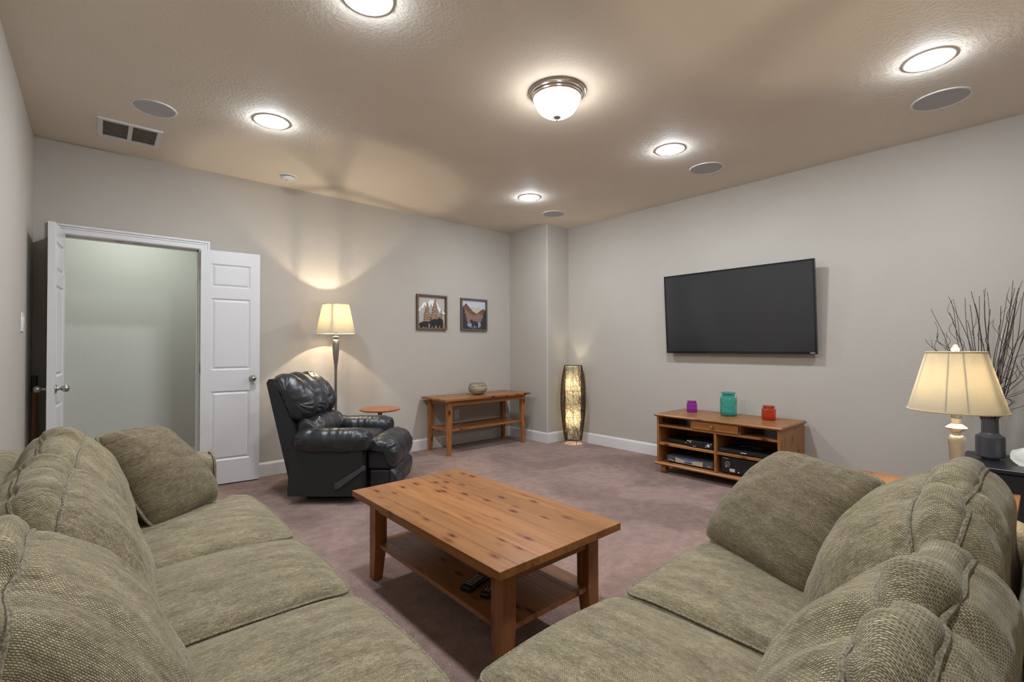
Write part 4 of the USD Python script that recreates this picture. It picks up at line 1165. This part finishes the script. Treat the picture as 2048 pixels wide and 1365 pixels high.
tl = thing("table_lamp", "lit table lamp with a wide cream shade behind the right sofa back", "lamp", (2.250, 0.217, 0.580))
K, Z0 = 0.879, 0.0746                      # the turned stem's scale and the height of its foot block
pb = [(0, 0), (0.066, 0), (0.068, 0.008), (0.060, 0.018), (0.058, 0.040), (0.048, 0.060)]
pb += [(r * K, Z0 + z * K) for r, z in [(0.030, 0.018), (0.020, 0.030)] + [tuple(p) for p in spline([(0.0165, 0.045), (0.018, 0.090), (0.0215, 0.160), (0.0255, 0.225), (0.0262, 0.248), (0.022, 0.262), (0.0145, 0.268)], 28)]
       + [(0.0140, 0.276), (0.020, 0.281), (0.0335, 0.291), (0.0340, 0.294), (0.024, 0.303), (0.0150, 0.309), (0.0140, 0.330), (0.012, 0.332), (0, 0.332)]]
put("base", orient(*lathe(pb, 40)), "champagne", tl, smooth=35)
zl = lambda z: Z0 + z * K
sh = drum_shade(tl, zl(0.362), zl(0.592), 0.150 * K, 0.091 * K, (174, 199, 255, 315, 15, 75, 120))
bulb_and_harp(tl, zl(0.400), zl(0.470), zl(0.594), math.radians(66), 0.044)
spider(tl, zl(0.590), 0.091 * K, math.radians(186), sh)
put("shade_finial", orient(*lathe([(r * K, zl(z)) for r, z in [(0, 0.588), (0.007, 0.588), (0.0055, 0.594), (0.0125, 0.600), (0.014, 0.606), (0.008, 0.613), (0.009, 0.619), (0, 0.624)]], 22)), "finial_glass", tl, smooth=40, label="clear glass finial")

# woven floor lamp in the corner
wl = thing("woven_lamp", "tall woven twig lantern lamp glowing in the corner column's nook", "lamp", (4.468, 3.930, 0))
WZ0, WZ1 = 0.050, 0.965


def w_rad(z):
    f = np.clip((np.asarray(z, float) - WZ0) / (WZ1 - WZ0), 0, 1)
    return np.interp(f, np.linspace(0, 1, 11), [0.103, 0.116, 0.128, 0.138, 0.146, 0.149, 0.149, 0.145, 0.136, 0.122, 0.105])


zz = np.linspace(WZ0 + 0.012, WZ1 - 0.012, 30)
lin = [(min(float(w_rad(z)) * 0.93, 0.094), float(z)) for z in zz]
put("liner", orient(*lathe(lin + [(r - 0.001, z) for r, z in lin[::-1]] + [lin[0]], 48)), "liner_cloth", wl, smooth=60, label="glowing cream fabric liner")
r = np.random.default_rng(17)
ms = []
view = math.atan2(-3.93, -4.468)
for k in range(520):
    # short looping twigs, thickest at the two sides of the lantern
    side = r.choice([-1, 1])
    a0 = view + (side * r.normal(1.35, 0.30) if r.uniform() < 0.74 else r.uniform(-math.pi, math.pi))
    z0 = r.uniform(WZ0, WZ1)
    n = 14
    u = np.linspace(0, 1, n)
    da, dz = r.uniform(-0.9, 0.9), r.uniform(-0.16, 0.16)
    cv, ph = r.uniform(0.04, 0.10), r.uniform(0, 6.28)
    a = a0 + da * u + 0.35 * np.sin(u * 5 + ph)
    z = np.clip(z0 + dz * u + cv * np.cos(u * 5 + ph), WZ0, WZ1)
    rad = w_rad(z) + r.uniform(0.0, 0.006)
    ms.append(tube(np.stack([rad * np.cos(a), rad * np.sin(a), z], 1), r.uniform(0.0012, 0.0021), 4))
put("twig_weave", cat_(*ms), "wicker", wl, kind="stuff")
for k in range(8):
    a = view + 0.0 + k * math.pi / 4
    z = np.linspace(WZ0, WZ1, 24)
    put("rib", tube(np.stack([w_rad(z) * math.cos(a), w_rad(z) * math.sin(a), z], 1), 0.0022, 6), "wicker", wl, smooth=60)
for z in (WZ0, 0.19, 0.335, 0.50, 0.66, 0.82, WZ1):
    a = np.linspace(0, 2 * np.pi, 40, endpoint=False)
    put("hoop", tube(np.stack([w_rad(z) * np.cos(a), w_rad(z) * np.sin(a), 0 * a + z], 1), 0.0034 if z in (WZ0, WZ1) else 0.0018, 6, closed=True), "wicker", wl, smooth=60)
for k in range(4):
    a = view + 0.35 + k * math.pi / 2
    put("foot_wire", tube([(0.100 * math.cos(a), 0.100 * math.sin(a), WZ0), (0.106 * math.cos(a), 0.106 * math.sin(a), 0.025), (0.112 * math.cos(a), 0.112 * math.sin(a), 0.0)], 0.0028, 6), "dark_metal", wl, smooth=60)
put("lamp_stem", tube([(0, 0, 0.06), (0, 0, 0.4), (0, 0, 0.70)], 0.006, 8), "dark_metal", wl, smooth=60)
put("stem_plate", cbox(-0.103, 0.103, -0.008, 0.008, 0.048, 0.054, 0.001), "dark_metal", wl)
for z in (0.33, 0.74):
    put("bulb", orient(*lathe([(0, z - 0.034), (0.012, z - 0.030)] + [(0.026 * math.cos(a), z + 0.026 * math.sin(a)) for a in np.linspace(-0.9, 1.45, 6)] + [(0, z + 0.026)], 14)), "wicker_bulb", wl, smooth=True)

# ------------------------------------------------------------------ vase, branches, crystal
vs = thing("vase", "dark grey bottle-shaped vase on the black cabinet", "vase", (4.370, 0.262, 0.462))
put("vessel", orient(*lathe([(0, 0), (0.042, 0), (0.044, 0.014), (0.068, 0.016), (0.0715, 0.022), (0.0715, 0.140), (0.069, 0.150), (0.052, 0.160), (0.042, 0.172), (0.041, 0.255), (0.044, 0.262), (0.039, 0.263), (0.036, 0.250), (0.036, 0.10), (0, 0.10)], 56)), "vase_grey", vs, smooth=30)
r = np.random.default_rng(23)
mouth = np.array([4.370, 0.262, 0.715])


def branch(tip, bend, rad, n=16, start=None):
    a = mouth + [r.uniform(-0.022, 0.022), r.uniform(-0.022, 0.022), -0.08] if start is None else np.asarray(start)
    u = np.linspace(0, 1, n)[:, None]
    p = a + (np.asarray(tip) - a) * u
    side = np.array([0, 1.0, 0.1])
    p = p + side * (bend * np.sin(u * np.pi)) + side * 0.006 * np.sin(u * r.uniform(6, 14) + r.uniform(0, 6))
    return p, np.linspace(rad, rad * 0.45, n)


tips = [(0.545, 1.46), (0.442, 1.53), (0.436, 1.52), (0.430, 1.50), (0.438, 1.42), (0.372, 1.52), (0.350, 1.47), (0.368, 1.37), (0.338, 1.56), (0.330, 1.48), (0.300, 1.52), (0.292, 1.57), (0.276, 1.58), (0.264, 1.55), (0.256, 1.44),
        (0.205, 1.46), (0.178, 1.52), (0.150, 1.57), (0.140, 1.60), (0.132, 1.55), (0.122, 1.56), (0.115, 1.50), (0.150, 1.40), (0.060, 1.52), (0.020, 1.50), (0.135, 1.45), (0.090, 1.57), (0.11, 1.62), (0.125, 1.48), (0.08, 1.46)]
brs = thing("dried_branches", "tall dried twigs and curly willow standing in the grey vase", "branches", tuple(mouth))
for i, (y, z) in enumerate(tips):
    p, rad = branch((4.37 + r.uniform(-0.12, 0.14), y, z), r.uniform(-0.03, 0.03), r.uniform(0.0024, 0.0036))
    put("twig", tube(p, rad, 6), "twig", brs, smooth=60, world=True)
    if i % 3 == 0:
        k = 9 + i % 4
        q, rq = branch(p[k] + [r.uniform(-0.03, 0.03), r.uniform(-0.05, 0.05), 0.16], 0.012, 0.0019, 8, p[k])
        put("twig", tube(q, rq, 5), "twig", brs, smooth=60, world=True)
for i in range(17):
    left = i < 9
    # curly willow: a lazy corkscrew out to one side
    u = np.linspace(0, 1, 60)
    end = np.array([4.33 + r.uniform(-0.06, 0.08), r.uniform(0.40, 0.56), r.uniform(1.18, 1.40)]) if left else np.array([4.33 + r.uniform(-0.1, 0.1), r.uniform(0.04, 0.16), r.uniform(0.86, 1.28)])
    a = mouth + [r.uniform(-0.02, 0.02), r.uniform(-0.02, 0.02), -0.06]
    p = a + (end - a) * u[:, None]
    amp, tu, ph = r.uniform(0.016, 0.045), r.uniform(2.0, 3.6), r.uniform(0, 6.28)
    w = np.clip((u - 0.25) / 0.3, 0, 1)
    p[:, 1] += amp * w * np.sin(u * tu * 6.28 + ph)
    p[:, 0] += amp * w * np.cos(u * tu * 6.28 + ph)
    p[:, 2] += 0.6 * amp * w * np.sin(u * tu * 4.1 + ph)
    put("curly_twig", tube(p, np.linspace(0.0026, 0.0011, 60), 5), "twig", brs, smooth=60, world=True)

cy = thing("crystal_lamp", "white glowing faceted crystal rock on the black cabinet beside the vase", "crystal", (4.265, 0.092, 0.462))
pts = []
for k in range(70):
    d = r.normal(size=3)
    d /= np.linalg.norm(d)
    pts.append(d * [0.062, 0.092, 0.060] * r.uniform(0.93, 1.0) + [0, 0, 0.060])
pts = np.array(pts)
pts[:, 2] = np.maximum(pts[:, 2], 0.004)
pts[pts[:, 2] < 0.012, 2] = 0.0
put("rock", hull(pts), "crystal", cy)
put("bulb", orient(*lathe([(0, 0.042)] + [(0.016 * math.cos(a), 0.058 + 0.016 * math.sin(a)) for a in np.linspace(-1.2, 1.2, 6)] + [(0, 0.074)], 12)), "crystal_bulb", cy, smooth=True) if False else None

# ------------------------------------------------------------------ leather recliner and its side table
rc = thing("recliner", "black leather recliner armchair with a puffed channelled back", "armchair", (1.454, 4.048, 0), -YAW)


def local_loft(name, prof, half, M, mat, parent, disp=None, p=5.0, nt=72, ns=96, zshift=None):
    V, F, UV, P = loft(prof, half, p, nt, ns, disp, zshift)
    V, F = orient(*xf((V, F), M))
    return put(name, (V, F), mat, parent, smooth=True, uv=UV)


ID = np.eye(4)


def gather(t, s, seed, amp, ft=7, fs_=26):
    return amp * (meshkit.noise(np.stack([t * ft, s * fs_ + 1.5 * np.sin(t * 5), 0 * t + seed], -1), seed) - 0.5)


shell = Polygon([(-0.335, 0.920), (-0.318, 0.950), (-0.285, 0.950), (-0.150, 0.640), (-0.075, 0.440), (-0.085, 0.075), (-0.135, 0.070)]).buffer(-0.008).buffer(0.008)
put("back_shell", xf(extrude(shell, 0.62, -0.31), basis((0, 0, 0), [1.0, 0, 0], [0, 0, 1.0], [0, -1.0, 0])), "vinyl", rc, smooth=40)
side = Polygon([(-0.128, 0.066), (0.425, 0.066), (0.440, 0.10), (0.440, 0.46), (-0.060, 0.46), (-0.110, 0.40)]).buffer(-0.012).buffer(0.012)
for y in (-0.398, 0.288):
    put("side_panel", xf(extrude(side, 0.110, 0), basis((0, y + 0.110, 0), [1.0, 0, 0], [0, 0, 1.0], [0, -1.0, 0])), "vinyl", rc, smooth=40)
put("seat_deck", cbox(-0.10, 0.42, -0.288, 0.288, 0.10, 0.335, 0.01), "vinyl", rc)
put("base_frame", cbox(-0.06, 0.34, -0.24, 0.24, 0.0, 0.10, 0.01), "dark_metal", rc)
UP = [(-0.070, 0.612), (0.006, 0.668), (0.022, 0.752), (-0.030, 0.862), (-0.125, 0.950), (-0.225, 0.990), (-0.312, 0.972), (-0.318, 0.915), (-0.240, 0.760), (-0.165, 0.610)]


def up_disp(t, s):
    lobe = np.abs(np.sin(1.5 * np.pi * (t + 1))) ** 0.55
    front = np.clip(np.sin(np.clip((s - 0.0) / 0.68, 0, 1) * np.pi), 0, 1) ** 0.5
    d = -0.085 * (1 - lobe) * front
    d += gather(t, s, 31, 0.032, 7, 44) * (1.15 - lobe) * 1.2 + gather(t, s, 32, 0.006, 6, 12)
    return d


local_loft("back_cushion", UP, 0.305, ID, "leather", rc, up_disp, p=5.5, nt=120, ns=120)
LU = [(0.020, 0.455), (0.085, 0.510), (0.075, 0.585), (0.005, 0.640), (-0.110, 0.640), (-0.140, 0.540), (-0.080, 0.450)]
local_loft("lumbar_cushion", LU, 0.295, ID, "leather", rc, lambda t, s: gather(t, s, 41, 0.022, 14, 6) * np.clip(np.abs(t) * 1.3, 0.35, 1) + gather(t, s, 42, 0.010, 5, 9), p=4.5, nt=100)
AR = [(-0.095, 0.455), (-0.090, 0.520), (-0.045, 0.568), (0.020, 0.574), (0.075, 0.548), (0.094, 0.485), (0.080, 0.410), (0.020, 0.388), (-0.060, 0.396)]
for y in (-0.338, 0.338):
    M = basis((0.205, y, 0), [0, 1.0, 0], [1.0, 0, 0], [0, 0, 1.0])

    def arm_disp(t, s):
        end = np.clip((np.abs(t) - 0.72) / 0.28, 0, 1)
        return gather(t, s, 51, 0.020, 3, 46) * end - 0.006 * np.exp(-((t - 0.12) / 0.010) ** 2) + gather(t, s, 52, 0.0035, 14, 3) + gather(t, s, 53, 0.008, 3, 4)
    local_loft("arm", AR, 0.285, M, "leather", rc, arm_disp, p=5.0, nt=110)
V, F, UV = soft_box((0.50, 0.49, 0.15), 0.05, (20, 20, 5))
V[:, 2] += 0.02 * np.clip(1 - (V[:, 0] / 0.25) ** 2, 0, 1) * np.clip(1 - (V[:, 1] / 0.25) ** 2, 0, 1) * (V[:, 2] > 0)
put("seat_cushion", (V + [0.20, 0, 0.405], F), "leather", rc, smooth=True, uv=UV)
V, F, UV = soft_box((0.215, 0.56, 0.155), 0.022, (8, 14, 6))
put("footrest_box", (V + [0.548, 0, 0.318], F), "vinyl", rc, smooth=True, uv=UV)
V, F, UV = soft_box((0.17, 0.54, 0.15), 0.02, (8, 14, 6))
put("lower_box", (V + [0.540, 0, 0.160], F), "vinyl", rc, smooth=True, uv=UV)
PADT = [(0.420, 0.430), (0.490, 0.480), (0.575, 0.488), (0.655, 0.452), (0.694, 0.375), (0.684, 0.290), (0.645, 0.240), (0.628, 0.280), (0.630, 0.350), (0.590, 0.405), (0.500, 0.405), (0.430, 0.395)]


def pad_disp(t, s):
    lobe = np.abs(np.sin(1.5 * np.pi * (t + 1))) ** 0.6
    out = np.clip(np.sin(np.clip(s / 0.55, 0, 1) * np.pi), 0, 1) ** 0.5
    end = np.clip((np.abs(t) - 0.7) / 0.3, 0, 1)
    return -0.022 * (1 - lobe) * out + gather(t, s, 61, 0.022, 3, 52) * end + gather(t, s, 62, 0.016, 12, 7) * (1.1 - lobe)


local_loft("footrest_pad", PADT, 0.305, ID, "leather", rc, pad_disp, p=7.0, nt=110, ns=120)
PADB = [(0.620, 0.255), (0.672, 0.225), (0.690, 0.160), (0.670, 0.090), (0.628, 0.070), (0.612, 0.150)]
local_loft("lower_pad", PADB, 0.290, ID, "leather", rc, lambda t, s: gather(t, s, 71, 0.014, 12, 4), p=7.0)
lev = hull([(0.255 + a * 0.014, -0.412 - b, 0.150 + c * 0.020) for a in (-1, 1) for b in (0, 0.014) for c in (-1, 1)] + [(0.462 + a * 0.008, -0.402 - b, 0.286 + c * 0.009) for a in (-1, 1) for b in (0, 0.012) for c in (-1, 1)])
put("recline_lever", lev, "lever_grey", rc, label="dark grey paddle lever")
put("lever_boss", orient(*xf(lathe([(0, 0), (0.020, 0), (0.018, 0.016), (0, 0.016)], 24), basis((0.450, -0.397, 0.278), [1.0, 0, 0], [0, 0, 1.0], [0, -1.0, 0]))), "lever_grey", rc, smooth=40)

st = thing("side_table", "round red-brown wooden side table between the recliner and console table", "table", (2.168, 4.497, 0))
put("tabletop", orient(*lathe([(0, 0.556), (0.180, 0.556), (0.196, 0.562), (0.201, 0.569), (0.199, 0.576), (0.190, 0.580), (0, 0.580)], 64)), "table_red", st, smooth=30)
put("column", orient(*lathe([(0, 0.02), (0.024, 0.02), (0.018, 0.06), (0.014, 0.30), (0.018, 0.50), (0.030, 0.556), (0, 0.556)], 24)), "table_red", st, smooth=35)
put("base", orient(*lathe([(0, 0), (0.140, 0), (0.142, 0.008), (0.120, 0.018), (0.040, 0.026), (0, 0.027)], 40)), "table_red", st, smooth=30)
